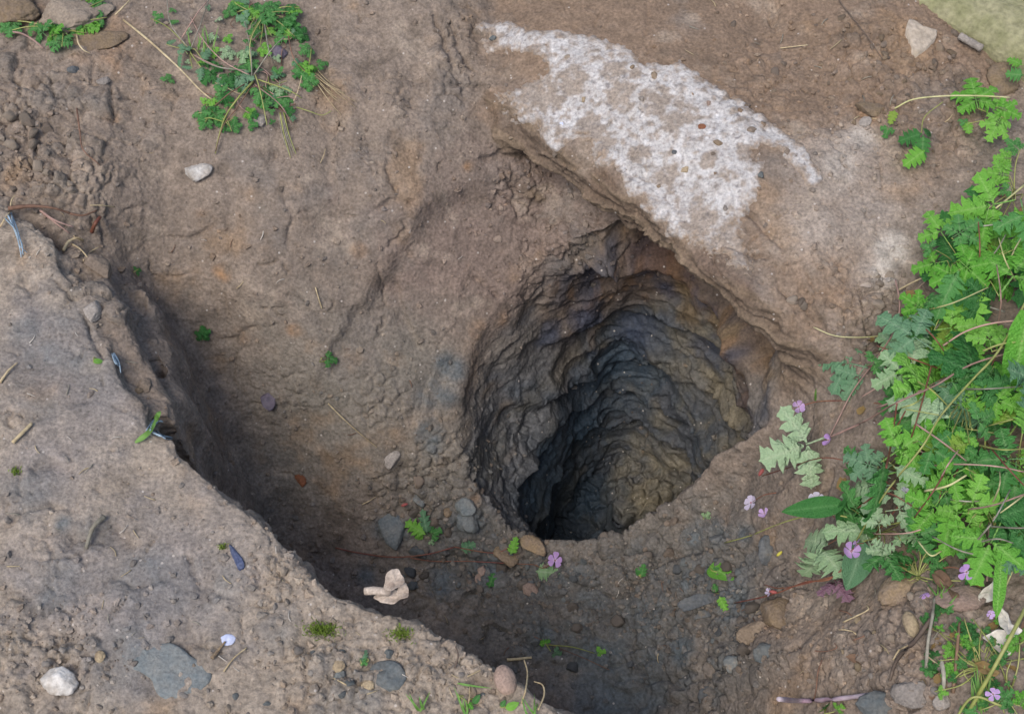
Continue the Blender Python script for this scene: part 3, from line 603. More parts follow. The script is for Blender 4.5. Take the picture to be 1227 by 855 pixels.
LM = dict(bright=leafmat('leaf_bright', K(92,164,54), K(138,198,84), K(156,202,112)), mid=leafmat('leaf_mid', K(72,134,66), K(98,160,86), K(136,176,116)), pale=leafmat('leaf_pale', K(142,180,128), K(176,202,160), K(196,214,176)), dark=leafmat('leaf_dark', K(52,112,52), K(76,136,70), K(104,156,94)),
 blue=leafmat('leaf_bluish', K(98,144,104), K(122,162,124), K(150,182,146), .6), purple=leafmat('leaf_purple', K(146,110,126), K(172,138,150), K(120,70,90)), yellow=leafmat('leaf_yellowing', K(128,170,62), K(150,180,80), K(160,180,100)), blade=leafmat('grass_blade', K(84,142,58), K(128,164,84), K(120,170,80)), moss=leafmat('moss', K(116,140,54), K(140,160,74), K(130,150,60), .8))
PETAL = leafmat('pink_petal', K(196,150,216), K(222,190,236), K(236,214,240), .6, .3); PETALW = leafmat('pale_petal', K(222,208,236), K(232,224,240), K(240,230,245), .6, .3)

# ---------------------------------------------------------------- surrounding ground beyond the dug plot
xi0, xi1, yi0, yi1 = gx[1] + .02, gx[-2] - .02, gy[1] + .02, gy[-2] - .02
xs = [-14, -6, -3, -1.8, xi0, -.5, 0, .5, xi1, 1.8, 3, 6, 14]; ys = [-12, -5, -2, -.6, yi0, .7, 1.3, yi1, 2.6, 4, 7, 15]
ov, of = [], []
for y in ys:
    for x in xs:
        far_ = 0 if (xi0 <= x <= xi1 and yi0 <= y <= yi1) else 1
        ov.append((x, y, -.005 + far_ * .03 * math.sin(x * 2.1 + y * 1.3) * (1 if abs(x) > 2.5 or y > 3.5 or y < -1 else 0)))
for j in range(len(ys) - 1):
    for i in range(len(xs) - 1):
        if xi0 <= xs[i] < xi1 and yi0 <= ys[j] < yi1: continue
        a = j * len(xs) + i; of.append((a, a + 1, a + len(xs) + 1, a + len(xs)))
om = bpy.data.meshes.new('surrounding_ground'); om.from_pydata(ov, [], of); om.update()
c_ = om.color_attributes.new('soil', 'FLOAT_COLOR', 'POINT'); c_.data.foreach_set('color', np.tile([*rgb(134, 117, 99), 1], len(ov)).astype(np.float32))
so = obj('surrounding_ground', om, SOIL); so['kind'] = 'structure'

# ---------------------------------------------------------------- white lime footing crust on the far bank
LIME = atxy([(566,24),(600,20),(642,43),(700,48),(742,62),(772,88),(812,88),(852,112),(902,142),(942,172),(967,198),(986,235),(962,243),(944,217),(928,196),(908,188),(914,215),(908,248),(888,264),(908,288),(922,312),(900,326),(866,310),(832,284),(800,262),(775,236),(750,212),(738,188),(712,178),(690,156),(668,158),(640,134),(600,112),(583,94),(614,88),(652,84),(620,64),(584,56)], -.02)
VS = dict(sel=None)
sel = (dFv < .03) & (co[:, 2] > -.13) & (nr[:, 2] > .1)
bbx = (co[:, 0] > LIME[:, 0].min() - .04) & (co[:, 0] < LIME[:, 0].max() + .04) & (co[:, 1] > LIME[:, 1].min() - .04) & (co[:, 1] < LIME[:, 1].max() + .04)
sel &= bbx; si = np.flatnonzero(sel); lc = co[si]
g1, g2, g3 = fbm(lc, 18, 4, 501, .6), fbm(lc, 60, 3, 502, .6), fbm(lc, 150, 2, 503)
sdl = poly_sd(lc[:, :2], LIME) + .012 * g1 + .009 * g2 + .004 * g3
dirt = np.zeros(len(lc))
for (px, py, r) in [(686,98,.030),(736,92,.026),(812,150,.028),(768,178,.018),(803,205,.020),(704,145,.026),(655,110,.034),(760,100,.012),(620,95,.045),(640,75,.03),(850,200,.016),(600,60,.02),(835,235,.014),(895,200,.02),(870,290,.05),(720,160,.03),(905,308,.05),(840,262,.03),(790,130,.03),(740,120,.025),(590,40,.02)]:
    c0 = at(px, py, -.02)[:2]; d_ = np.hypot(lc[:, 0] - c0[0], lc[:, 1] - c0[1]) / r; dirt = np.maximum(dirt, sstep(1.25, .35, d_ + .5 * g1 + .25 * g2))
sdl = sdl + .013 * dirt * sstep(-.5, .3, g2 + g3)
thick = sstep(.003, -.010, sdl)
l1, l2, lcid = worley(lc, 70, 9)
hh = -.003 + thick * (.0062 + .0018 * g2 + .0012 * (.5 - l1) + .0008 * g3)
lp = co2[si] + nr[si] * hh[:, None]
keepv = np.zeros(n, bool); keepv[si[sdl < .012]] = True
fq = GQ[keepv[GQ].all(1)]; used = np.unique(fq); mp = np.full(n, -1); mp[used] = np.arange(len(used)); inv = np.full(n, -1); inv[si] = np.arange(len(si))
k = inv[used]; lmesh = mesh_np('footing_crust', lp[k], mp[fq])
kc = lc[k]; lcol = np.tile(rgb(178, 174, 171), (len(k), 1))
def lmix(c, m):
    global lcol
    lcol = lcol * (1 - m[:, None]) + c * m[:, None]
lmix(rgb(202, 200, 199), sstep(.05, .5, fbm(kc, 34, 3, 507)) * .7); lmix(rgb(150, 141, 134), sstep(-.05, .4, g2[k] + .4 * g3[k]) * .55)
lmix(rgb(134, 120, 106), np.clip(sstep(-.05, .45, fbm(kc, 75, 3, 508) + .6 * dirt[k]) * .8, 0, 1)); lmix(rgb(136, 119, 102), sstep(-.020, .001, sdl[k] + .006 * g3[k] + .004 * g2[k]) * .95)
lmix(rgb(96, 90, 90), sstep(.42, .55, fbm(kc, 110, 2, 512)) * .6)
lcol *= (1 + .14 * g3[k])[:, None]
c_ = lmesh.color_attributes.new('soil', 'FLOAT_COLOR', 'POINT'); c_.data.foreach_set('color', np.c_[np.clip(lcol, 0, .85), np.ones(len(k))].astype(np.float32).ravel())
fo = Vector(lp[k].mean(0)); lmesh.transform(Matrix.Translation(-fo))
footing = thing('lime_mortar_footing', 'broken white lime mortar crust capping the bank edge above the hole', 'mortar', fo)
obj('mortar_crust', lmesh, SOIL, footing)
log('footing', len(k))

# ---------------------------------------------------------------- stones
ICO = {}
def ico(k):
    if k not in ICO:
        bm = bmesh.new(); bmesh.ops.create_icosphere(bm, subdivisions=k, radius=1); bm.verts.ensure_lookup_table()
        ICO[k] = (np.array([v.co[:] for v in bm.verts]), np.array([[v.index for v in f.verts] for f in bm.faces])); bm.free()
    return ICO[k]
def rock_mesh(name, seed, lx, ly, lz, k=3, cut=4, rough=.16, boxy=0.):
    v, f = ico(k); v = v.copy(); r = random.Random(seed)
    if boxy: v = np.sign(v) * np.abs(v) ** (1 - boxy); v /= np.abs(v).max()
    v *= (1 + rough * 1.2 * fbm(v + seed * 3.1, 1.1, 3, seed % 97) + (.10 * fbm(v + seed, 4.5, 4, seed % 89, .6) if k > 2 else 0))[:, None]
    for _ in range(cut):                                  # broken facets
        d = np.array([r.gauss(0, 1), r.gauss(0, 1), r.gauss(0, .8)]); d /= np.linalg.norm(d); h = r.uniform(.45, .8)
        t = v @ d; v -= np.outer(np.clip(t - h, 0, None) * .9, d)
    v += rough * .25 * np.c_[fbm(v + 9, 4, 2, seed), fbm(v + 19, 4, 2, seed), fbm(v + 29, 4, 2, seed)]
    return mesh_np(name, v * [lx / 2, ly / 2, lz / 2], f)
def basis(nn, yaw):
    z = Vector(nn).normalized(); x = Vector((math.cos(yaw), math.sin(yaw), 0)); x = (x - z * x.dot(z)).normalized(); y = z.cross(x)
    return Matrix((x, y, z)).transposed().to_4x4()
SEED = [100]
def stone(name, px, py, wpx, hpx, mat, label, cat='stone', group=None, thick=.55, rot=0., cut=4, rough=.22, k=4, boxy=0, sink=.36):
    """a stone seen at (px, py), wpx by hpx photo pixels, rot = turn in the picture, degrees counter-clockwise"""
    p, nn = gp(px, py); m = mpp(p); SEED[0] += 1
    nn = (nn + Vector((0, 0, 1.2))).normalized()
    lx, ly = wpx * m, hpx * m * 1.12; lz = min(lx, ly) * thick
    me = rock_mesh(name, SEED[0], lx, ly, lz, k, cut, rough, boxy)
    o = obj(name, me, MAT[mat]); o.matrix_world = Matrix.Translation(p + nn * lz * (.5 - sink)) @ basis(nn, math.radians(rot))
    return tag(o, label, cat, group)
def slab_outline(name, pts, z_off, thickness, mat, label, cat='stone', rough=.0045, grid=.006):
    """flat stone from its outline in plan, bevelled rim, uneven top"""
    P = [gp(a, b)[0] for a, b in pts]; c = sum(P, Vector()) / len(P); poly = np.array([[q.x - c.x, q.y - c.y] for q in P])
    nn = Vector((0, 0, 1)); A = np.c_[poly, np.ones(len(P))]; pl, *_ = np.linalg.lstsq(A, np.array([q.z - c.z for q in P]), rcond=None)
    # densify and round the outline
    dens = []
    for i in range(len(poly)):
        a, b = poly[i], poly[(i + 1) % len(poly)]; m = max(2, int(np.linalg.norm(b - a) / grid))
        dens += [a + (b - a) * j / m for j in range(m)]
    dens = np.array(dens); dens = (dens + np.roll(dens, 1, 0) + np.roll(dens, -1, 0)) / 3
    dens += .0025 * np.c_[fbm(np.c_[dens, np.zeros(len(dens))], 60, 2, 11), fbm(np.c_[dens, np.ones(len(dens))], 60, 2, 12)]
    ctr = dens.mean(0); N = len(dens); V_, F_ = [], []
    rings = [(1.0, -thickness), (1.0, -.25), (.985, -.08), (.95, 0.), (.85, .03), (.65, .05), (.4, .05), (.2, .05)]
    for sc_, hz in rings:
        q = ctr + (dens - ctr) * sc_; h = hz if hz <= -thickness else hz * thickness
        zz = q @ pl[:2] + pl[2] + z_off + h + (rough * fbm(np.c_[q, np.zeros(N)], 40, 3, 13) if hz > -thickness else 0)
        V_.append(np.c_[q, zz])
    V_ = np.vstack(V_ + [np.array([[*ctr, ctr @ pl[:2] + pl[2] + z_off + .05 * thickness]])])
    for r_ in range(len(rings) - 1):
        for i in range(N): F_.append((r_ * N + i, r_ * N + (i + 1) % N, (r_ + 1) * N + (i + 1) % N, (r_ + 1) * N + i))
    b = (len(rings) - 1) * N
    for i in range(N): F_.append((b + i, b + (i + 1) % N, len(V_) - 1))
    me = bpy.data.meshes.new(name); me.from_pydata(V_.tolist(), [], F_); me.polygons.foreach_set('use_smooth', [True] * len(F_)); me.update()
    bm = bmesh.new(); bm.from_mesh(me); bmesh.ops.recalc_face_normals(bm, faces=bm.faces); bm.to_mesh(me); bm.free()
    o = obj(name, me, MAT[mat]); o.location = c
    return tag(o, label, cat)

stone('flint_stone', 235, 207, 27, 34, 'white', 'chunky white and grey flint stone set in the scraped earth slope', rot=100, cut=6)
slab_outline('heart_shaped_stone', [(1092,25),(1101,35),(1108,38),(1120,40),(1123,46),(1112,60),(1096,72),(1090,64),(1084,38),(1085,28)], .010, .02, 'heart', 'pale heart-shaped flat stone lying on brown soil by the stone slab')
slab_outline('flat_clay_slab', [(141,785),(158,775),(180,770),(204,768),(222,778),(232,786),(246,795),(257,805),(256,816),(244,826),(226,832),(206,840),(190,838),(184,824),(180,812),(166,804),(150,800)], .001, .02, 'blue', 'large flat blue-grey clay slab on the pale near bank')
slab_outline('flat_clay_lump', [(441,800),(452,791),(466,789),(482,796),(488,806),(486,820),(474,830),(458,826),(446,816)], .002, .02, 'blue', 'flat rounded blue-grey clay lump among pebbles near the grass tufts')
stone('white_pebble', 72, 815, 34, 38, 'white', 'lumpy off-white pebble on the near bank beside small blue clay lumps', rot=70, rough=.2)
stone('oval_pebble', 605, 815, 26, 34, 'pink', 'smooth pinkish brown oval pebble at the crumbling bank edge', rot=20, cut=0, rough=.08, thick=.8)
stone('oval_pebble', 1092, 748, 17, 30, 'tan', 'smooth yellowish tan oval pebble on soil below the leafy plants', rot=8, cut=0, rough=.08, thick=.8)
stone('wedge_stone', 636, 705, 24, 22, 'pink', 'pinkish grey wedge-shaped stone below the lone pink flower', rot=-20, cut=5)
stone('pottery_shard', 321, 480, 24, 22, 'purple', 'glossy dark purple angular shard on the bowl slope', 'shard', rot=40, cut=8, thick=.35, boxy=.3)
stone('brick_chip', 360, 574, 13, 20, 'brick', 'small orange-red brick chip on the dark trench slope', 'brick', rot=20, cut=5)
stone('slate_sliver', 283, 666, 11, 34, 'blueslate', 'narrow bright blue slate sliver lying on the pale near bank', rot=28, cut=4, boxy=.3, thick=.5)
stone('dark_slate_block', 838, 721, 52, 18, 'slate', 'long dark slate wedge with broken edge in the lower trench side', rot=18, cut=6, boxy=.35, thick=.8)
stone('dark_slate_block', 846, 735, 40, 12, 'slate', 'thin dark slate flake just below the long slate wedge', rot=20, cut=6, boxy=.35, thick=.6)
stone('blue_grey_stone', 915, 784, 30, 22, 'blue', 'blue-grey angular stone with dark shaded foot, below the cracked brown clod', rot=25, cut=6)
stone('blue_grey_stone', 877, 795, 24, 17, 'blue', 'rounded blue-grey stone on the brown slope, beside a white speck', rot=5, cut=2)
stone('dark_stone', 852, 802, 18, 20, 'dark', 'dark grey lump left of the rounded blue-grey stone', rot=30)
stone('dark_stone', 846, 832, 18, 22, 'slate', 'dark slate-grey lump at the foot of the brown slope', rot=-30)
stone('grey_stone', 1092, 831, 42, 32, 'grey', 'flat grey stone beside small weeds below the tan oval pebble', rot=10, thick=.4)
stone('grey_stone', 1058, 848, 66, 34, 'blue', 'broad bluish stone touching the bleached purple stick', rot=-5, thick=.4)
stone('triangular_stone', 1128, 838, 22, 20, 'grey', 'small triangular grey stone between dry stalks', rot=0, cut=6)
stone('square_clod', 1200, 98, 32, 34, 'ochre', 'squarish orange-brown clod among weeds near the stone slab', 'clod', rot=8, cut=2, boxy=.4, thick=.7)
stone('ochre_stone', 1040, 131, 40, 22, 'ochre', 'ochre wedge of stone half buried in brown soil behind the pale chip', rot=-10, cut=5, thick=.5, sink=.35)
stone('pale_chip', 1037, 147, 17, 12, 'grey', 'small pale angular chip at the edge of the grey crust', rot=0, cut=6)
stone('big_clod', 84, 26, 106, 62, 'bank', 'big smooth brown clod overhanging green seedlings', 'clod', rot=8, cut=7, thick=.5, rough=.34, k=5, sink=.42)
stone('big_clod', 20, 14, 70, 62, 'ochre', 'yellowish brown clod beside the big smooth brown clod', 'clod', rot=-20, cut=7, thick=.5, rough=.34, k=5, sink=.42)
stone('ochre_slab', 118, 48, 72, 30, 'ochre', 'flat ochre clod below the seedlings and the big brown clod', 'clod', rot=12, cut=3, thick=.35, k=4)
stone('clay_lump', 562, 625, 32, 30, 'blue', 'knobbly blue-grey clay lump at the hole rim beside the green seedling', 'clay', rot=20, rough=.3, cut=3)
stone('clay_lump', 559, 607, 26, 24, 'blue', 'smaller blue-grey clay lump stuck on top of the knobbly one', 'clay', rot=60, rough=.25)
stone('clay_lump', 472, 636, 34, 44, 'blue', 'smooth flat blue-grey clay lump left of the green seedling', 'clay', rot=30, rough=.1, thick=.35)
stone('clay_lump', 501, 600, 17, 18, 'blue', 'small square blue-grey clay lump behind the green seedling', 'clay', rot=10, boxy=.3)
stone('ochre_clod', 606, 668, 36, 24, 'ochre', 'ochre stony clod below the hole rim, crossed by thin red stems', 'clod', rot=-10, cut=5)
stone('ochre_clod', 640, 655, 40, 22, 'ochre', 'ochre brown clod lying on the hole rim', 'clod', rot=-25, cut=4)
stone('orange_pebble', 536, 614, 12, 12, 'ochre', 'tiny orange pebble next to the knobbly clay lump', cut=1)
stone('pink_chip', 577, 683, 10, 14, 'pink', 'pink stone chip under a thin red stem', cut=3)
stone('pink_chip', 574, 693, 11, 11, 'pink', 'roundish pink stone chip against the pink chip under the red stem', cut=3)
stone('cracked_clod', 932, 737, 52, 40, 'ochre', 'big cracked brown clod below the purple leaf', 'clod', rot=12, cut=4, thick=.5, k=4)
stone('cracked_clod', 905, 760, 46, 26, 'brown', 'brown clod wedged under the cracked clod', 'clod', rot=15, cut=4, thick=.5)
stone('clay_lump', 862, 647, 28, 14, 'slate', 'dark grey clay lump in the slope right below the hole', 'clay', rot=-15)
stone('clay_lump', 920, 660, 24, 34, 'slate', 'dark grey knob of clay under the drooping plant stem', 'clay', rot=0, cut=5)
stone('brown_stone', 1082, 705, 60, 34, 'ochre', 'broad yellow-brown stone under the edge of the leafy plants', rot=10, cut=3, thick=.5, k=4)
stone('pale_flat_stone', 1150, 718, 60, 36, 'pink', 'flat pinkish stone beside the bleached torn leaf', rot=5, thick=.35)
stone('blue_chip', 273, 766, 18, 12, 'bluepetal', 'pale blue flake beside a straw on the near bank', 'flake', rot=10, thick=.25, cut=3)
stone('white_chip', 673, 149, 8, 8, 'bluepetal', 'tiny bluish white chip on the edge of the footing', 'chip', cut=5)
stone('plum_clod', 332, 65, 22, 18, 'purple', 'dark plum-coloured stone among the weeds on top of the slope', rot=20)
stone('grey_flat_stone', 308, 142, 20, 24, 'grey', 'grey flat stone under the weed leaves', rot=30, thick=.4)
stone('dark_chip', 88, 84, 14, 10, 'slate', 'small dark blue chip on pale earth below the clods', cut=4)
stone('dark_chip', 124, 98, 16, 12, 'grey', 'small blue-white chip on pale earth beside a rusty stain', cut=4)
stone('tan_pebble', 406, 798, 16, 14, 'tan', 'oval tan pebble among small blue lumps on the near bank', cut=0)
stone('tan_pebble', 441, 821, 16, 14, 'tan', 'tan pebble at the left side of the flat rounded clay lump', cut=0)
stone('tan_pebble', 120, 786, 12, 12, 'tan', 'single small tan pebble left of the large blue-grey slab', cut=1)
stone('blue_pebble', 407, 808, 15, 14, 'blue', 'bright blue-grey pebble under the oval tan pebble', cut=2)
stone('bank_block', 118, 322, 40, 26, 'soilclod', 'loose grey earth block in the crack below the pale roots', 'clod', rot=-35, cut=4)
stone('bank_block', 112, 372, 20, 34, 'grey', 'pale grey crusty lump on the bank edge above the crack', 'clod', rot=20, rough=.3)
stone('bank_block', 174, 462, 14, 22, 'soilclod', 'small upright earth flake in the crack above the green blade', 'clod', rot=10)
stone('orange_chip', 167, 468, 10, 8, 'ochre', 'tiny orange chip at the bank edge above the green blade', 'chip', cut=3)

# clods and pebbles that only their place tells apart
def scatter(name, label, cat, group, mats, spots, smin_, smax_, seed, thick=(.5, .8), cut=3, rough=.18):
    r = random.Random(seed); var = [rock_mesh(name, seed * 10 + q, 1, r.uniform(.7, 1), r.uniform(*thick), 3, cut, rough) for q in range(5)]
    vm = {}
    for (cx, cy, sx, sy, cnt) in spots:
        for _ in range(cnt):
            px, py = cx + r.gauss(0, sx), cy + r.gauss(0, sy); p, nn = gp(px, py)
            if nn.z < .3: continue
            m = mpp(p); s_ = m * (smin_ + (smax_ - smin_) * r.random() ** 2); mt = r.choice(mats); q = r.randrange(5)
            if (q, mt) not in vm: vm[(q, mt)] = var[q].copy(); vm[(q, mt)].materials.append(MAT[mt])
            o = bpy.data.objects.new(name, vm[(q, mt)]); C.objects.link(o)
            o.matrix_world = Matrix.Translation(p + nn * s_ * .02) @ basis((nn + Vector((r.gauss(0, .25), r.gauss(0, .25), .6))).normalized(), r.uniform(0, 6.28)) @ Matrix.Scale(s_, 4)
            tag(o, label, cat, group)
scatter('soil_clod', 'small brown soil clod in the crumbled heap by the pale root tangle', 'clod', 'clods in the crumbled heap', ['brown', 'bank', 'soilclod'], [(24,160,14,14,6),(30,185,16,16,8),(60,210,14,12,4)], 8, 22, 3, (.6, .9), 9, .4)
scatter('clay_crumb', 'small blue-grey clay lump on the trench slope below the hole', 'clay', 'clay lumps below the hole', ['blue', 'slate'], [(590,690,35,16,10),(500,680,30,16,6),(670,690,20,14,5),(760,700,50,30,5),(850,690,40,30,5),(740,790,40,20,4),(880,770,25,25,4)], 8, 20, 4, (.5, .8), 8, .3)
scatter('trench_clod', 'small dark brown clod on the trench slope below the hole', 'clod', 'brown clods below the hole', ['dark', 'soilclod', 'dark'], [(620,700,60,30,16),(760,700,60,40,18),(520,620,30,30,14),(880,720,40,40,12),(820,640,40,16,6)], 7, 22, 5, (.5, .8), 8, .3)
scatter('bank_pebble', 'small dusty pebble on the near bank among the weeds', 'pebble', 'pebbles on the near bank', ['grey', 'bank', 'bank', 'blue'], [(420,800,40,18,16),(60,790,40,22,12),(560,820,40,18,8),(240,830,60,10,4),(360,830,40,14,6)], 7, 15, 6, (.6, .9), 5, .2)
scatter('soil_pebble', 'small brown pebble on the bare soil around the heart-shaped stone', 'pebble', 'pebbles near the stone slab', ['brown', 'soilclod', 'ochre'], [(1060,90,60,40,20),(970,90,60,40,9),(1120,140,40,40,12),(1150,60,30,20,6)], 6, 14, 7, (.6, .9), 6, .22)
scatter('verge_pebble', 'small grey or tan pebble on the gravelly soil below the leafy plants', 'pebble', 'pebbles below the leafy plants', ['grey', 'tan', 'bank'], [(1060,770,45,30,16),(1150,800,30,30,10),(1020,820,30,16,4)], 6, 14, 8, (.6, .9), 3, .16)
scatter('rim_clod', 'small earth clod on the crumbling ground between the footing and the leafy plants', 'clod', 'clods by the footing end', ['bank', 'soilclod'], [(1055,375,18,22,18),(1030,410,16,14,8),(960,370,14,18,4)], 8, 20, 9, (.5, .8), 7, .28)
# pebbles set in the mortar
for i, (px, py, s_, mt) in enumerate([(841,153,11,'brick'),(849,125,10,'pink'),(808,183,8,'slate'),(757,82,8,'ochre'),(785,92,13,'brown'),(900,158,15,'soilclod'),(912,212,12,'blue'),(860,172,13,'ochre'),(790,225,8,'ochre'),(870,250,9,'grey'),(590,45,10,'blue'),(700,120,9,'tan'),(822,205,12,'tan'),(730,150,8,'grey'),(770,120,9,'grey'),(680,70,8,'bank')]):
    p, nn = gp(px, py); m = mpp(p); me = rock_mesh('pebble', 700 + i, s_ * m, s_ * m * .75, s_ * m * .5, 3, 6, .25)
    obj('pebble', me, MAT[mt], footing, Matrix.Translation(p + nn * .0036 - fo) @ basis(nn, i * 1.3))

# uncountable crumbs of earth
r = random.Random(77); zones = [(520,610,60,50,900),(640,700,90,40,1500),(780,700,90,60,1600),(880,740,60,60,900),(30,180,40,40,350),(420,800,80,30,600),(60,780,60,40,500),(560,820,60,25,350),(1060,90,90,60,800),(960,100,90,60,500),(1060,780,80,50,800),(1055,390,40,40,400),(680,300,60,40,400),(330,690,50,30,300),(400,470,120,100,600),(300,600,60,60,300),(150,680,150,130,600),(250,150,160,120,600),(1120,180,80,80,400),(800,560,80,60,500),(620,220,60,30,250),(90,330,40,60,200),(480,120,80,80,250),(560,50,25,50,150),(980,280,60,50,200)]
from mathutils.kdtree import KDTree
KD = KDTree(len(co2[::8]))
for i_, q_ in enumerate(co2[::8].tolist()): KD.insert(q_, i_)
KD.balance()
iv, if_ = ico(1); ov_, cc, qf, base = [], [], [], 0
pal = [rgb(120,104,88), rgb(140,122,104), rgb(100,90,80), rgb(92,96,98), rgb(160,146,128), rgb(130,104,76)]
for (cx, cy, sx, sy, cnt) in zones:
    for _ in range(cnt):
        p, nn = gp(cx + r.gauss(0, sx), cy + r.gauss(0, sy))
        if nn.z < .15: continue
        if r.random() < .45 or (abs(p.x - hc[0]) < .16 and abs(p.y - hc[1]) < .16): continue
        s_ = .0012 + .0048 * r.random() ** 4; sc3 = np.array([r.uniform(.7, 1.3), r.uniform(.7, 1.3), r.uniform(.6, 1)]) * s_
        j = 1 + np.array([[r.uniform(-.45, .35)] for _ in range(len(iv))])
        a = r.uniform(0, 6.28); ca_, sa_ = math.cos(a), math.sin(a); q = iv * j * sc3
        q = np.c_[q[:, 0] * ca_ - q[:, 1] * sa_, q[:, 0] * sa_ + q[:, 1] * ca_, q[:, 2]] + np.array(p + nn * s_ * .15)
        ov_.append(q); qf.append(if_ + base); base += len(iv); bc_ = col[KD.find(p)[1] * 8]; cc.append(np.tile([*((bc_ * .75 + r.choice(pal) * .25) * r.uniform(.85, 1.25)), 1], (len(iv), 1)))
cm = mesh_np('soil_crumbs', np.vstack(ov_), np.vstack(qf), False); c_ = cm.color_attributes.new('soil', 'FLOAT_COLOR', 'POINT'); c_.data.foreach_set('color', np.vstack(cc).astype(np.float32).ravel())
co_ = obj('soil_crumbs', cm, SOIL); co_['kind'] = 'stuff'; tag(co_, 'loose crumbs of earth strewn over the dug ground', 'soil crumbs')
log('stones', base)

# ---------------------------------------------------------------- stone slab in the corner
a_, b_ = Vector(at(1100, -8, .03)), Vector(at(1222, 62, .03)); ex = (b_ - a_).normalized(); ey = Vector((-ex.y, ex.x, 0)); a_ = a_ - ey * .024
bm = bmesh.new(); NXs, NYs = 90, 50; L_, W_ = 1.1, .55
def sh(u, v):                          # rounded, worn top
    e = min(v * W_, (1 - v) * W_, u * L_, (1 - u) * L_); return -.028 * math.exp(-e / .018) - .006 * math.exp(-e / .05)
grid_ = [[None] * (NYs + 1) for _ in range(NXs + 1)]
vv = lambda t: t ** 1.8
sp_ = []
for i in range(NXs + 1):
    for j in range(NYs + 1):
        u, v = i / NXs, vv(j / NYs); sp_.append((u * L_ - .35, v * W_, .065 + sh(u, v)))
sp_ = np.array(sp_); sp_[:, 2] += .006 * fbm(sp_, 12, 4, 601) + .004 * fbm(sp_, 45, 4, 602, .65); sp_[:, 1] += .003 * fbm(sp_ + 5, 20, 3, 603) * np.exp(-sp_[:, 1] / .05)
for i in range(NXs + 1):
    for j in range(NYs + 1): grid_[i][j] = bm.verts.new(sp_[i * (NYs + 1) + j])
for i in range(NXs):
    for j in range(NYs): bm.faces.new((grid_[i][j], grid_[i + 1][j], grid_[i + 1][j + 1], grid_[i][j + 1]))
be = [e for e in bm.edges if e.is_boundary]; ex_ = bmesh.ops.extrude_edge_only(bm, edges=be)
for g in ex_['geom']:
    if isinstance(g, bmesh.types.BMVert): g.co.z = -.05
bmesh.ops.recalc_face_normals(bm, faces=bm.faces)
sme = bpy.data.meshes.new('stone_slab'); bm.to_mesh(sme); bm.free(); sme.polygons.foreach_set('use_smooth', [True] * len(sme.polygons))
MAT['slab'] = mottled('mossy_sandstone', K(146,142,112), K(122,122,88), 26, .95, .004, c3=K(166,160,136), objvar=0)
so_ = obj('stone_slab', sme, MAT['slab']); so_.matrix_world = Matrix.Translation(Vector((a_.x, a_.y, 0))) @ Matrix((ex, ey, Vector((0, 0, 1)))).transposed().to_4x4()
tag(so_, 'greenish weathered sandstone slab with worn edge at the plot corner', 'slab')

# ---------------------------------------------------------------- leaves and flowers
def leaflet(out, L, W, nl, org, ang, sgn_z=1., seed=0):
    r = random.Random(seed); V_, F_, ve = out; side = []
    pts = [(0., .012)]
    for j in range(nl):
        f0 = .10 + .80 * j / nl; d_ = .80 / nl; wj = W * (.72 + .5 * math.sin(math.pi * min(1, .25 + .6 * j / nl))) * (1 - .75 * (j / nl) ** 2)
        pts += [(L * f0, wj * (.30 if j else .2)), (L * (f0 + d_ * .35), wj * .80 * r.uniform(.9, 1.1)), (L * (f0 + d_ * .62), wj * .74), (L * (f0 + d_ * .85), wj * 1.02 * r.uniform(.9, 1.1)), (L * (f0 + d_ * 1.02), wj * .72), (L * (f0 + d_ * 1.05), wj * .5)]
    pts += [(L * .955, W * .10), (L, 0.)]
    ca, sa = math.cos(ang), math.sin(ang); b0 = len(V_)
    def put(x, y, vn):
        z = .22 * abs(y) - .9 * y * y / W * .5 - .22 * x * x / L + .03 * math.sin(x * 23 / L + y * 17 / W + seed) * W
        V_.append((org[0] + x * ca - y * sa, org[1] + x * sa + y * ca, z * sgn_z)); ve.append(vn); return len(V_) - 1
    last = 0; mids = []
    for (x, y) in pts:
        mx_ = max(last, min(L, x - .55 * y)); last = mx_; mids.append(mx_)
    mi = [put(m_, 0, 1.) for m_ in mids]
    for sg in (1, -1):
        oi_ = [put(x, y * sg * r.uniform(.93, 1.07), 0.) if y > 0 else None for x, y in pts]
        hi_ = [put((m_ + x) / 2, y * sg * .5, .25) if y > 0 else None for (x, y), m_ in zip(pts, mids)]
        for i in range(len(pts) - 1):
            for A, B in ((mi, hi_), (hi_, oi_)):
                q = [A[i], B[i], B[i + 1], A[i + 1]]; q = [t for t in q if t is not None]; q2 = []
                for t in q:
                    if t not in q2: q2.append(t)
                if i == len(pts) - 2: q2 = [t for t in ([A[i], B[i], mi[i + 1]] if A is mi else [A[i], B[i], mi[i + 1]])]
                if len(q2) >= 3: F_.append(tuple(q2 if sg < 0 else q2[::-1]))
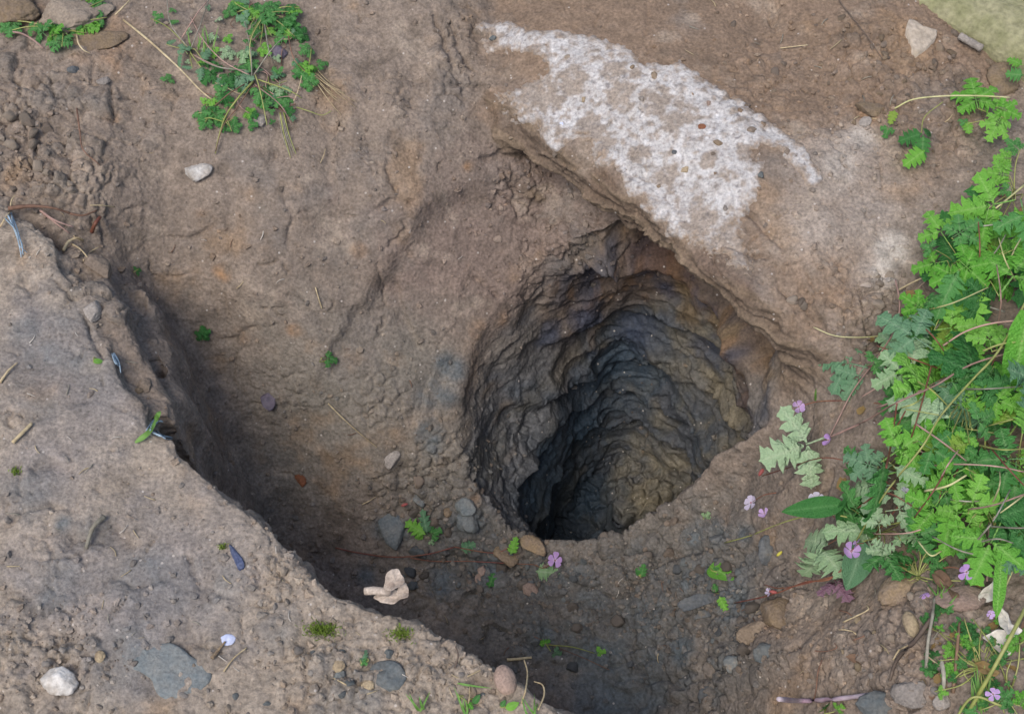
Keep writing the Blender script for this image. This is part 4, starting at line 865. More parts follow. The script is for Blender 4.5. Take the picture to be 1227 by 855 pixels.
def leaf_mesh(kind, seed):
    V_, F_, ve = [], [], []; out = (V_, F_, ve)
    if kind == 'tri':      # three lobed leaflets
        leaflet(out, .62, .21, 3, (.38, 0), 0, seed=seed); leaflet(out, .54, .18, 3, (.33, .02), math.radians(76), seed=seed + 1); leaflet(out, .54, .18, 3, (.33, -.02), math.radians(-76), seed=seed + 2)
        stalk = (.34, .0)
    elif kind == 'five':
        leaflet(out, .64, .22, 3, (.36, 0), 0, seed=seed)
        for a, L_, o in ((58, .58, .28), (-58, .58, .28), (112, .44, .22), (-112, .44, .22)): leaflet(out, L_, .19, 3, (o, .02 * (1 if a > 0 else -1)), math.radians(a), seed=seed + abs(a))
        stalk = (.36, 0)
    elif kind == 'one':    # a single toothed leaf
        leaflet(out, 1., .24, 4, (0, 0), 0, seed=seed); stalk = None
    elif kind == 'small':  # blunt three-lobed seedling leaf
        leaflet(out, .62, .24, 2, (.38, 0), 0, seed=seed); leaflet(out, .50, .2, 2, (.30, .02), math.radians(70), seed=seed + 1); leaflet(out, .50, .2, 2, (.30, -.02), math.radians(-70), seed=seed + 2); stalk = (.4, 0)
    else:                  # smooth leaf / strap
        wd = {'ovate': .30, 'lance': .17, 'strap': .12}[kind]; N_ = 12
        prof = (lambda u: math.sin(math.pi * min(1, u ** .75)) ** .8 + .04) if kind != 'strap' else (lambda u: min(1, .5 + 2 * u) * (1 - u ** 6))
        for i in range(N_ + 1):
            u = i / N_; w_ = wd * prof(u)
            for s_, vn in ((-1, 0), (-.5, .25), (0, 1), (.5, .25), (1, 0)):
                V_.append((u, s_ * w_, .25 * abs(s_) * w_ - .18 * u * u + .012 * math.sin(u * 14 + s_ * 3 + seed))); ve.append(vn)
        for i in range(N_):
            for k_ in range(4): a = i * 5 + k_; F_.append((a, a + 5, a + 6, a + 1))
        stalk = None
    if stalk:
        b = len(V_); w_ = .012
        for (x, y, z) in ((0, -w_, 0), (0, w_, 0), (0, 0, -w_ * 1.5), (stalk[0], -w_, 0), (stalk[0], w_, 0), (stalk[0], 0, -w_ * 1.5)): V_.append((x, y, z - .01)); ve.append(1)
        F_ += [(b, b + 3, b + 4, b + 1), (b + 1, b + 4, b + 5, b + 2), (b + 2, b + 5, b + 3, b)]
    me = bpy.data.meshes.new('leaf'); me.from_pydata(V_, [], F_); me.polygons.foreach_set('use_smooth', [True] * len(F_)); me.update()
    a = me.attributes.new('vein', 'FLOAT', 'POINT'); a.data.foreach_set('value', ve); return me
LV = {}
def leafdata(kind, mat, q):
    if (kind, q) not in LV: LV[(kind, q)] = leaf_mesh(kind, hash((len(kind), q)) % 1000 + q * 13)
    if (kind, mat, q) not in LV: me = LV[(kind, q)].copy(); me.materials.append(LM[mat]); LV[(kind, mat, q)] = me
    return LV[(kind, mat, q)]
def flower_mesh(mat, cup=0., seed=0):
    mb = MB(); r = random.Random(seed)
    for k_ in range(5):
        a = k_ * 2 * math.pi / 5 + r.gauss(0, .12); d = Vector((math.cos(a), math.sin(a), 0)) * r.uniform(.82, 1.1); cu = cup + r.gauss(0, .12); pt = [d * t * (1 - .35 * cu * t) + Vector((0, 0, .10 * t - .12 * t * t + cu * t * t)) for t in (.06, .2, .4, .6, .8, .95, 1.)]
        mb.strip(pt, .36, fold=.12, prof=lambda u: [.12, .3, .6, .9, 1., .75, .3][min(6, int(u * 6.01))])
    me = mb.mesh('flower'); at2 = me.attributes.new('vein', 'FLOAT', 'POINT'); at2.data.foreach_set('value', [1. if (v.co.xy.length < .25) else .4 for v in me.vertices]); me.materials.append(mat); return me
FLW = {'pink': [flower_mesh(PETAL, c, 3 + i) for i, c in enumerate((0, .25, .5, .1))], 'white': [flower_mesh(PETALW, c, 13 + i) for i, c in enumerate((.05, .3, .45))]}
CEN, _, _b = principled('flower_centre', rgb(150, 110, 120), .6)
BUD, _, _b = principled('bud', rgb(146, 78, 74), .6); BUDY, _, _b = principled('yellow_bud', rgb(176, 168, 70), .6)
cv, cf = ico(1); CENM = mesh_np('flower_centre', cv * [.14, .14, .12] + [0, 0, .02], cf); CENM.materials.append(CEN)
BUDM = {}
for nm, m_ in (('red', BUD), ('yellow', BUDY)): bv, bf = ico(2); BUDM[nm] = mesh_np('bud', bv * [1., .42, .42] * (1 - .35 * bv[:, :1]), bf); BUDM[nm].materials.append(m_)

class Plant:
    def __init__(s, name, label, cat, px, py, group=None, h=0.):
        s.p, s.n = gp(px, py); s.t = thing(name, label, cat, s.p, group); s.r = random.Random(int(px * 7 + py)); s.T = Matrix.Translation(-s.p)
    def leaf(s, bx, by, tx, ty, hb, ht, kind='tri', mat='bright', tilt=.35, stalk=None, stem='greenstem', wide=1., q=None):
        B, T = above(bx, by, hb), above(tx, ty, ht)
        if abs(B.z - T.z) > .10: zt = max(B.z, T.z); B, T = Vector(at(bx, by, zt)), Vector(at(tx, ty, zt - .01))
        x = T - B; L_ = x.length; x.normalize()
        z = Vector((s.r.gauss(0, tilt), s.r.gauss(0, tilt) - .45, 1)); z = (z - x * z.dot(x)).normalized(); y = z.cross(x)
        M = Matrix((x * L_, y * L_ * wide, z * L_)).transposed().to_4x4(); M.translation = B
        obj('leaf', leafdata(kind, mat, s.r.randrange(3) if q is None else q), None, s.t, s.T @ M)
        if stalk is not None:
            A = s.p if stalk == 'root' else above(*stalk); m_ = (A + B) / 2 + Vector((s.r.gauss(0, .004), s.r.gauss(0, .004), .25 * (A - B).length * .5))
            if (A - B).length > .004:
                mb = MB(); mb.tube(catmull([A, m_, B], 4), .0011, .0007, 4); obj('stalk', mb.mesh('stalk', s.p), MAT[stem], s.t)
    def stem(s, pts, r0=.0016, r1=.0010, mat='pinkstem', name='stem'):
        P = line(pts) if min(q[2] for q in pts) >= 0 and len(pts) < 4 else [above(a, b, h) for a, b, h in pts]; mb = MB(); mb.tube(catmull(P, 6), r0, r1, 6, .15); obj(name, mb.mesh(name, s.p), MAT[mat], s.t)
    def flower(s, px, py, h, dpx=15, kind='pink', tilt=.7, stalk=None):
        P = above(px, py, h); m_ = mpp(P) * dpx * .6; nn = (Vector(EYE) - P).normalized() + Vector((s.r.gauss(0, tilt), s.r.gauss(0, tilt), s.r.gauss(0, tilt * .5))); M = basis(nn.normalized(), s.r.uniform(0, 6)) @ Matrix.Scale(m_, 4); M.translation = P
        f = obj('flower', s.r.choice(FLW[kind]), None, s.t, s.T @ M); obj('flower_centre', CENM, None, f)
        if stalk: s.stem([stalk, ((stalk[0] + px) / 2, (stalk[1] + py) / 2 - 3, (stalk[2] + h) / 2 + .004), (px, py, h - .002)], .0008, .0006, 'redstem', 'flower_stalk')
    def bud(s, px, py, h, lpx, rot, kind='red'):
        P = above(px, py, h); M = Matrix.Translation(P) @ basis((Vector(EYE) - P).normalized(), math.radians(rot)) @ Matrix.Scale(mpp(P) * lpx / 2, 4)
        obj('bud', BUDM[kind], None, s.t, s.T @ M)

# --- the leafy mass on the right
GR = 'leafy plants beside the hole'
PL = [Plant('herb_plant', 'leafy pink-flowered plant sending pale lobed leaves over the hole rim', 'plant', 1062, 560, GR),
      Plant('herb_plant', 'pale green plant with silvery lobed leaves and a purple leaf, overhanging the trench', 'plant', 1050, 640, GR),
      Plant('herb_plant', 'bright green lobed plant spreading over the grey crust end', 'plant', 1150, 330, GR),
      Plant('herb_plant', 'lobed green plant with brown twig growing at the crumbled edge by the footing end', 'plant', 1085, 430, GR),
      Plant('herb_plant', 'dense green plant in the middle of the leafy mass around the wide strap leaf', 'plant', 1150, 480, GR),
      Plant('herb_plant', 'dense lobed plant behind the torn bleached leaf', 'plant', 1175, 600, GR),
      Plant('herb_plant', 'weed with bright lobed leaves below the squarish orange-brown clod', 'plant', 1205, 150, GR),
      Plant('herb_plant', 'low bright weed between the squarish clod and the spreading plant', 'plant', 1215, 235, GR),
      Plant('herb_plant', 'tall leafy plant with long pinkish stems beside the strap leaves', 'plant', 1225, 420, GR),
      Plant('herb_plant', 'dark leafy plant at the foot of the thick green stalk', 'plant', 1218, 560, GR),
      Plant('herb_plant', 'scrappy low plant beside the thick green stalk and olive leaf', 'plant', 1210, 830, GR)]
P0, P1, P2_, P3, P4, P5, P6, P7, P8, P9, P10 = PL
# marked leaves
P0.leaf(994,522,912,552,-.12,-.13,'tri','pale',.08,None,'redstem',wide=1.1); P0.leaf(1052,560,1008,545,.05,.06,'five','blue',.3,'root'); P0.leaf(1062,575,1010,590,.05,.05,'five','pale',.3,'root'); P0.leaf(1045,545,1012,572,.04,.04,'tri','mid',.3,'root')
P0.stem([(993,524,-.115),(1035,505,-.06),(1075,482,.09),(1120,462,.09),(1165,436,.08),(1227,418,.06)], .0016, .0013, 'pinkstem'); P0.stem([(1000,695,.02),(1035,632,.05),(1065,585,.09),(1105,535,.10),(1128,497,.10),(1165,455,.10),(1198,418,.09),(1235,350,.06)], .0011, .0016, 'greenstem')
P0.stem([(1062,560,.0),(1068,530,.06),(1075,482,.09)], .0016, .0012, 'redstem'); P0.flower(957,487,-.14,15,'pink',.4); P0.stem([(957,487,-.142),(980,481,-.13),(1015,480,-.10),(1062,484,-.05)], .0008, .0008, 'redstem', 'flower_stalk'); P0.flower(993,527,-.10,15,'pink'); P0.flower(900,602,.05,18,'white',.4,(930,590,.05)); P0.flower(916,615,.04,13,'pink',.7); P0.bud(913,564,.05,11,55); P0.stem([(913,570,.05),(945,560,.055),(990,548,.06),(1040,560,.04)], .0008, .0008, 'redstem')
P0.flower(978,598,.07,18,'white',.3,(1000,620,.06))
P1.leaf(992,652,957,642,.06,.05,'one','pale',.2,(1000,640,.05),'redstem',1.5); P1.leaf(986,662,962,696,.06,.05,'one','pale',.2,None,'redstem',1.6); P1.leaf(984,658,1010,686,.06,.05,'one','pale',.2,None,'redstem',1.6); P1.leaf(995,688,1018,716,.04,.03,'tri','purple',.2,(998,672,.05),'redstem')
P1.leaf(1034,648,1018,708,.045,.035,'ovate','blue',.1,'root'); P1.leaf(1012,604,938,612,.05,.03,'lance','dark',.15,'root'); P1.leaf(1030,590,1010,640,.04,.03,'ovate','dark',.2,'root'); P1.leaf(1055,640,1050,600,.07,.08,'tri','pale',.3,'root'); P1.leaf(1052,655,1080,690,.06,.05,'tri','mid',.3,'root'); P1.leaf(1060,650,1048,680,.07,.06,'five','pale',.3,'root')
P1.stem([(1040,640,.01),(1000,690,.045),(965,697,.05),(925,712,.04),(880,722,.015)], .0015, .0008, 'redstem'); P1.stem([(1000,690,.045),(940,704,.05),(915,700,.05)], .001, .0006, 'redstem'); P1.flower(1020,660,.08,20,'pink',.3,(1035,650,.06)); P1.flower(1026,650,.075,13,'pink',.6); P1.bud(928,709,.045,10,-10,'red'); P1.flower(922,709,.05,10,'white',.6); P1.stem([(868,650,.006),(900,641,.03),(940,625,.04),(985,615,.05),(1020,620,.04)], .0008, .0012, 'greenstem')
P1.bud(935,662,.03,9,40,'yellow'); P1.flower(1107,711,.03,12,'pink',.8); P1.stem([(1025,610,.05),(1060,590,.07),(1100,610,.05)], .001, .001, 'redstem')
P2_.leaf(1135,312,1090,322,.05,.04,'tri','bright',.2,'root'); P2_.leaf(1136,290,1110,250,.05,.05,'tri','bright',.2,'root'); P2_.leaf(1140,285,1178,262,.06,.06,'five','mid',.3,'root'); P2_.leaf(1150,312,1185,345,.07,.06,'five','bright',.3,'root'); P2_.leaf(1140,318,1135,362,.07,.06,'five','bright',.3,'root'); P2_.leaf(1160,300,1200,310,.06,.05,'tri','bright',.3,'root'); P2_.leaf(1122,300,1102,292,.06,.05,'tri','mid',.3,'root')
P3.leaf(1040,440,974,424,-.06,-.09,'tri','blue',.1,(1050,440,.04),'redstem',1.1); P3.leaf(1038,436,1010,480,-.06,-.09,'tri','blue',.1,None); P3.leaf(1036,438,1064,430,.05,.05,'tri','mid',.2,None); P3.leaf(1108,372,1078,352,.06,.06,'five','bright',.3,'root'); P3.leaf(1100,385,1078,392,.05,.04,'tri','bright',.3,'root'); P3.leaf(1112,410,1128,440,.06,.06,'five','bright',.3,'root'); P3.leaf(1105,365,1130,350,.06,.07,'five','mid',.3,'root'); P3.leaf(1080,440,1065,470,.04,.04,'five','mid',.3,'root')
P3.stem([(1073,335,.03),(1078,365,.05),(1072,395,.06),(1050,430,-.04),(1022,468,-.08),(1003,505,-.11),(993,525,-.13)], .0013, .0009, 'pinkstem', 'twig'); P3.stem([(975,392,.005),(1000,402,.012),(1030,404,.012),(1058,402,.012)], .0008, .0006, 'palestem')
P4.leaf(1124,560,1112,455,.05,.09,'strap','bright',.1,None,wide=1.1); P4.leaf(1232,372,1217,470,.10,.05,'strap','bright',.1,None,wide=1.8); P4.leaf(1162,512,1196,492,.09,.08,'tri','mid',.2,'root'); P4.leaf(1165,515,1150,540,.08,.07,'tri','bright',.2,'root'); P4.leaf(1140,520,1170,545,.07,.06,'five','mid',.3,'root')
P4.stem([(1118,430,.09),(1108,470,.09),(1098,505,.08),(1090,530,.06)], .0012, .001, 'redstem'); P4.stem([(1098,508,.08),(1130,530,.08),(1158,552,.06)], .0014, .001, 'pinkstem'); P4.stem([(1108,588,.07),(1135,582,.08),(1158,569,.07)], .0016, .0012, 'palestem'); P4.stem([(1085,490,.08),(1125,497,.09)], .0008, .0007, 'greenstem')
P4.stem([(1098,560,.05),(1140,556,.07),(1190,558,.07),(1227,565,.05)], .0010, .0010, 'pinkstem'); P4.flower(1086,589,.06,14,'white',.8); P4.flower(1078,440,.05,6,'pink',.8)
P5.leaf(1165,620,1148,658,.06,.04,'tri','bright',.2,'root'); P5.leaf(1160,615,1120,610,.06,.06,'tri','bright',.2,'root'); P5.leaf(1200,665,1197,735,.05,.05,'strap','bright',.2,'root',wide=.8); P5.leaf(1170,640,1150,670,.05,.04,'five','mid',.3,'root'); P5.flower(1158,685,.05,17,'pink',.5,(1130,680,.04)); P5.stem([(1100,648,.05),(1115,665,.05),(1128,660,.04)], .001, .001, 'palestem'); P5.flower(1187,735,.05,10,'pink',.8)
P5.stem([(1160,610,.06),(1190,605,.08),(1227,592,.08)], .0011, .0011, 'pinkstem')
P6.leaf(1172,130,1163,88,.03,.03,'five','bright',.2,'root'); P6.leaf(1160,148,1148,142,.02,.02,'small','mid',.2,'root'); P6.leaf(1158,145,1162,158,.02,.02,'one','bright',.2,None,wide=1.6); P6.leaf(1195,128,1225,140,.05,.05,'five','bright',.3,'root'); P6.leaf(1200,140,1185,168,.05,.04,'five','bright',.3,'root'); P6.leaf(1205,125,1190,118,.05,.05,'tri','bright',.3,'root'); P6.leaf(1225,78,1208,68,.04,.04,'one','bright',.3,None,wide=1.7); P6.leaf(1226,90,1206,88,.04,.04,'one','mid',.3,None,wide=1.7)
P6.stem([(1072,130,.02),(1095,119,.03),(1135,115,.04),(1175,115,.045),(1210,117,.04)], .0011, .0013, 'palestem'); P6.stem([(1104,160,.02),(1108,140,.03),(1130,122,.035)], .0008, .0008, 'greenstem'); P6.leaf(1072,132,1066,148,.02,.015,'one','yellow',.3,None,wide=1.4); P6.leaf(1066,148,1060,166,.015,.01,'small','mid',.3,None)
P6.leaf(1105,160,1076,168,.03,.02,'one','dark',.15,None,wide=1.5); P6.leaf(1106,162,1106,190,.03,.02,'one','mid',.15,None,wide=1.6); P6.leaf(1108,180,1084,198,.025,.02,'one','bright',.15,None,wide=1.6); P6.leaf(1108,160,1118,156,.03,.02,'one','dark',.15,None,wide=1.5)
P7.leaf(1210,210,1175,205,.04,.04,'five','bright',.2,'root'); P7.leaf(1212,190,1190,188,.05,.05,'five','bright',.2,'root'); P7.leaf(1222,180,1205,165,.05,.05,'five','mid',.2,'root'); P7.leaf(1215,225,1195,232,.05,.04,'tri','mid',.3,'root'); P7.stem([(1227,222,.05),(1195,248,.05),(1165,268,.03)], .0015, .001, 'palestem')
P8.stem([(1130,414,.07),(1155,398,.08),(1185,388,.08),(1227,383,.07)], .0013, .0013, 'pinkstem'); P8.stem([(1178,420,.08),(1200,412,.09),(1227,408,.08)], .0013, .0013, 'greenstem')
P10.stem([(1150,870,.01),(1185,810,.03),(1208,768,.05),(1232,722,.06)], .0026, .0022, 'greenstem'); P10.flower(1190,831,.04,14,'pink',.5); P10.stem([(1140,870,.02),(1165,835,.03),(1200,845,.02)], .0016, .0016, 'greenstem')
# the rest of the mass: each leaf on the plant rooted nearest to it
region = np.array([(1078,395),(1120,330),(1150,262),(1190,232),(1240,215),(1240,690),(1195,665),(1140,655),(1080,650),(1020,625),(1018,575),(1062,540),(1075,500),(1045,470)], float)
rr_ = random.Random(11); cnt = 0
roots = [(1062,560),(1050,640),(1150,330),(1085,430),(1150,480),(1175,600),(1205,150),(1215,235),(1225,420),(1218,560)]
while cnt < 98:
    px, py = rr_.uniform(1015, 1240), rr_.uniform(215, 690)
    if not inside(np.array([[px, py]]), region)[0]: continue
    k_ = min(range(len(roots)), key=lambda q: (roots[q][0] - px) ** 2 + (roots[q][1] - py) ** 2); ry, rx = roots[k_][1], roots[k_][0]
    a = math.atan2(py - ry, px - rx) + rr_.gauss(0, .7); L_ = rr_.uniform(40, 88); h = rr_.uniform(.015, .085)
    right_ = px > 1110
    PL[k_].leaf(px - L_ / 2 * math.cos(a), py - L_ / 2 * math.sin(a), px + L_ / 2 * math.cos(a), py + L_ / 2 * math.sin(a), h, h - .008, rr_.choice(['five', 'tri', 'tri', 'tri', 'one']), rr_.choice(['bright', 'bright', 'bright', 'bright', 'mid', 'dark', 'mid', 'dark', 'blue', 'mid', 'bright', 'yellow'] if right_ else ['mid', 'pale', 'blue', 'bright', 'pale']), .35, 'root')
    cnt += 1
for _ in range(52):
    px, py = rr_.uniform(1030, 1235), rr_.uniform(260, 680)
    if not inside(np.array([[px, py]]), region)[0]: continue
    k_ = min(range(len(roots)), key=lambda q: (roots[q][0] - px) ** 2 + (roots[q][1] - py) ** 2); a = rr_.uniform(0, 6.28); L_ = rr_.uniform(40, 95); h = rr_.uniform(.03, .10)
    PL[k_].stem([(px - L_ * .5 * math.cos(a), py - L_ * .5 * math.sin(a), h * .5), (px + rr_.gauss(0, 3), py + rr_.gauss(0, 3), h), (px + L_ * .5 * math.cos(a), py + L_ * .5 * math.sin(a), h * .8)], .0013, .0008, rr_.choice(['pinkstem', 'redstem', 'palestem', 'greenstem', 'drygrey']))
for (px, py) in [(1212,790),(1218,812),(1195,842),(1222,845),(1205,815),(1222,770),(1175,850),(1180,770),(1165,740)]:
    P10.leaf(px, py, px + rr_.uniform(-22, 22), py + rr_.uniform(-22, 10), .02, .02, rr_.choice(['five', 'small', 'tri']), rr_.choice(['bright', 'mid', 'dark']), .3, 'root')
log('right plants')

# --- weeds on top of the slope, upper left
W1 = Plant('weed', 'straggly weed with small lobed leaves and dry stems on top of the slope', 'weed', 300, 90)
W2 = Plant('weed', 'bright leafy weed behind the straggly one, at the head of the slope', 'weed', 315, 20)
W3 = Plant('weed', 'feathery dark green weed at the foot of the straggly one', 'weed', 258, 132)
W4 = Plant('weed', 'weed with thin stems leaning over the pale fallen stalk', 'weed', 228, 60)
W5 = Plant('weed', 'green seedlings growing in the cleft between big brown clods', 'weed', 75, 38)
W6 = Plant('weed', 'small seedling with toothed leaves beside the straw tuft', 'weed', 366, 88)
ra = random.Random(5)
def fill(pl, lst, s0, s1, kinds, mats, h=.015, st='root'):
    for (px, py) in lst:
        a = ra.uniform(0, 6.28); L_ = ra.uniform(s0, s1)
        pl.leaf(px - L_ / 2 * math.cos(a), py - L_ / 2 * math.sin(a), px + L_ / 2 * math.cos(a), py + L_ / 2 * math.sin(a), h, h + .002, ra.choice(kinds), ra.choice(mats), .3, st)
fill(W1, [(263,108),(272,118),(262,118),(320,108),(328,118),(340,122),(346,132),(318,125),(310,112),(288,98),(300,78),(285,82),(258,82),(292,65),(275,95),(335,108),(332,70),(250,92)], 11, 24, ['five', 'small', 'tri'], ['dark', 'mid', 'pale', 'blue', 'mid'], .010, None)
fill(W2, [(300,14),(312,24),(292,22),(308,36),(330,10),(345,22),(338,30),(322,20),(280,8),(352,38),(335,45),(352,12),(318,8),(290,2),(318,60),(303,40)], 11, 23, ['five', 'small', 'tri'], ['bright', 'mid', 'mid', 'blue'], .010)
fill(W3, [(246,134),(255,128),(262,140),(250,142),(266,150),(280,148),(245,148),(240,138)], 12, 22, ['five', 'tri'], ['dark', 'mid'], .008)
fill(W4, [(220,58),(224,80),(214,72),(240,88),(205,50),(188,20),(248,64)], 12, 20, ['small', 'one'], ['mid', 'blue', 'bright'])
fill(W5, [(62,38),(72,34),(48,36),(38,34),(86,30),(100,26),(112,28),(118,22),(104,8),(96,16),(108,2),(70,46),(5,32),(12,34),(120,4)], 14, 28, ['five', 'tri'], ['bright', 'mid', 'mid'], .012)
fill(W6, [(365,86),(372,82),(360,80),(368,96),(366,60),(385,76)], 14, 24, ['small', 'five'], ['bright', 'mid'], .01)
fill(W1, [(ra.uniform(240, 365), ra.uniform(62, 150)) for _ in range(26)], 8, 19, ['five', 'small', 'tri'], ['dark', 'mid', 'pale', 'blue', 'bright'], .008, None)
fill(W2, [(ra.uniform(270, 362), ra.uniform(2, 62)) for _ in range(22)], 8, 20, ['five', 'small', 'tri'], ['bright', 'mid', 'dark'], .009, None)
fill(W4, [(ra.uniform(195, 265), ra.uniform(5, 95)) for _ in range(12)], 7, 15, ['small', 'one', 'tri'], ['mid', 'blue', 'pale'], .007, None)
for pl, ss in ((W1, [((305,98),(285,128),(268,150),(258,182)), ((302,95),(300,60),(292,20)), ((303,92),(270,75),(245,50),(228,20)), ((298,98),(275,112),(256,128)), ((308,95),(345,108),(362,118)), ((304,90),(325,60),(345,40)), ((304,100),(335,125),(350,150)), ((300,85),(260,80),(230,66)), ((306,90),(312,110),(320,150))]), (W2, [((315,20),(300,50),(302,90)), ((315,15),(322,60),(330,80)), ((345,40),(352,70),(370,90))]), (W4, [((228,60),(205,30),(200,0)), ((228,60),(240,30),(250,0)), ((215,50),(235,18),(248,2)), ((228,64),(250,75),(275,85))])):
    for q in ss: pl.stem([(a, b, .004 + .014 * math.sin(math.pi * i / (len(q) - 1)) + .003) for i, (a, b) in enumerate(q)], .0011, .0007, ra.choice(['pinkstem', 'greenstem', 'drygrey', 'root']))
for k_ in range(20):
    bx, by = ra.choice([(303, 95), (315, 25), (330, 60), (262, 125), (345, 120), (235, 62)]); a_0 = ra.uniform(0, 6.28); L_0 = ra.uniform(20, 62)
    bx += ra.gauss(0, 22); by = max(4, by + ra.gauss(0, 18)); W1.stem([(bx, by, .003), (bx + L_0 * .4 * math.cos(a_0) + ra.gauss(0, 6), max(2, by + L_0 * .4 * math.sin(a_0) + ra.gauss(0, 6)), .010), (bx + L_0 * .75 * math.cos(a_0 + .2), max(2, by + L_0 * .75 * math.sin(a_0 + .2)), .008), (bx + L_0 * math.cos(a_0), max(1, by + L_0 * math.sin(a_0)), .003)], .0008, .0005, ra.choice(['drygrey', 'pinkstem', 'straw', 'root', 'greenstem']))
W1.stem([(303,98,.012),(285,118,.016),(270,140,.012),(262,165,.008),(258,184,.003)], .0018, .0009, 'greenstem')
for k_ in range(5): W1.stem([(334 + k_ * 1.5,135,.006),(338 + k_ * 2,160,.008),(346 + k_ * 2.2,188 + ra.uniform(-6, 8),.003)], .0009, .0005, ra.choice(['greenstem', 'drygrey']))

# --- seedlings and single leaves on the bare earth
S = Plant('seedling', 'four-leaved green seedling beside the knobbly clay lump', 'seedling', 508, 645)
S.leaf(510,640,486,626,.012,.012,'one','bright',.2,wide=1.4); S.leaf(512,640,506,612,.012,.02,'one','blue',.2,wide=.9); S.leaf(512,642,530,634,.012,.01,'small','mid',.2); S.leaf(508,642,496,644,.01,.008,'one','bright',.2,wide=1.3); S.leaf(514,646,520,652,.01,.008,'small','pale',.2)
S = Plant('trailing_stem', 'long dark red stem trailing from the trench edge past the green seedling', 'stem', 548, 660)
S.stem([(402,656,.02),(430,662,.018),(470,667,.015),(510,664,.012),(545,655,.010)], .0015, .0011, 'redstem'); S.stem([(545,655,.01),(590,662,.008),(612,655,.01)], .0009, .0007, 'redstem'); S.stem([(492,668,.014),(520,672,.01),(560,672,.008),(600,674,.006),(640,676,.004)], .0009, .0006, 'redstem'); S.leaf(612,664,618,642,.012,.015,'one','bright',.2,wide=1.2,stem='redstem'); S.leaf(586,704,592,684,.01,.012,'one','mid',.2,wide=1.2); S.bud(486,604,.012,9,20); S.leaf(552,658,570,650,.008,.006,'one','blue',.2,wide=1.6)
S = Plant('fallen_flower_sprig', 'pink flower with one pale toothed leaf lying on the trench slope', 'flower', 655, 684)
S.leaf(642,684,670,687,.010,.008,'one','pale',.1,wide=1.5,q=0); S.flower(665,671,.018,17,'pink',.15); S.stem([(640,676,.004),(652,680,.01),(665,671,.018)], .0007, .0006, 'redstem')
for nm, lb, px, py, lv in [('fallen_leaf', 'small round green leaf lying on the bowl slope', 396, 430, [(386,428,406,432,'small','mid')]), ('weed_sprig', 'tiny dark green sprig by a crack in the bowl slope', 243, 398, [(243,408,242,390,'five','dark'),(240,400,252,396,'small','dark')]), ('weed_sprig', 'bright curled leaves beside the long slate wedge', 863, 685, [(850,678,876,690,'ovate','bright'),(862,682,852,676,'one','mid')]), ('weed_sprig', 'green leaf pair at the right end of the long slate wedge', 866, 722, [(862,714,870,732,'one','bright'),(858,710,856,700,'one','mid')]),
    ('weed_sprig', 'small green shoot on the slope left of the yellow bud', 847, 618, [(843,622,850,614,'small','pale')]), ('weed_sprig', 'faint green grassy sprig on the dark slope below the hole', 768, 684, [(768,692,772,676,'one','mid'),(766,690,762,680,'one','dark')]), ('weed_sprig', 'green leaves on the thin dark stem lying in the trench', 655, 772, [(646,772,660,768,'one','bright'),(660,780,674,784,'small','blue'),(712,782,726,780,'small','bright')]), ('weed_sprig', 'little green leaf in the crevice beside the leaning earth block', 165, 325, [(160,326,170,322,'small','dark')]), ('weed_sprig', 'bright green leaf flake on the bank edge beside blue fibres', 118, 432, [(112,434,124,431,'ovate','bright')]),
    ('weed_sprig', 'pale bluish seedling leaf on the near bank beside moss', 435, 785, [(434,794,436,776,'one','blue'),(432,790,440,796,'small','mid')]), ('weed_sprig', 'green leaf pair at the root of the grass tuft on the bank', 568, 838, [(566,842,576,832,'ovate','mid'),(560,840,566,848,'one','bright')]), ('weed_sprig', 'bright leaf pair at the crumbling bank corner', 612, 845, [(606,848,622,842,'ovate','bright'),(600,846,606,838,'ovate','mid')]), ('weed_sprig', 'dark needle-leaved sprig between dry stalks below the plants', 1115, 798, [(1115,805,1105,790,'five','dark'),(1115,805,1128,794,'five','dark'),(1112,800,1118,812,'five','mid')]), ('weed_sprig', 'small green sprig under the bleached purple stick', 990, 848, [(985,850,996,844,'five','mid'),(1000,852,1010,846,'small','bright')]), ('weed_sprig', 'small dark weed below the brown fallen leaf', 1130, 728, [(1128,735,1120,722,'five','dark'),(1132,732,1142,724,'five','mid')]), ('weed_sprig', 'small leafy weed by the torn bleached leaf', 1165, 770, [(1165,775,1155,762,'five','bright'),(1168,775,1180,768,'five','mid'),(1160,755,1172,748,'small','mid')])]:
    S = Plant(nm, lb, 'leaf' if 'leaf' in nm else 'weed', px, py)
    for (bx, by, tx, ty, kd, mt) in lv: S.leaf(bx, by, tx, ty, .007, .009, kd, mt, .25, 'root', wide=1.3 if kd == 'one' else 1)
    if 'trench' in lb: S.stem([(640,762,.006),(670,776,.008),(700,788,.007),(730,802,.004)], .0008, .0006, 'root')

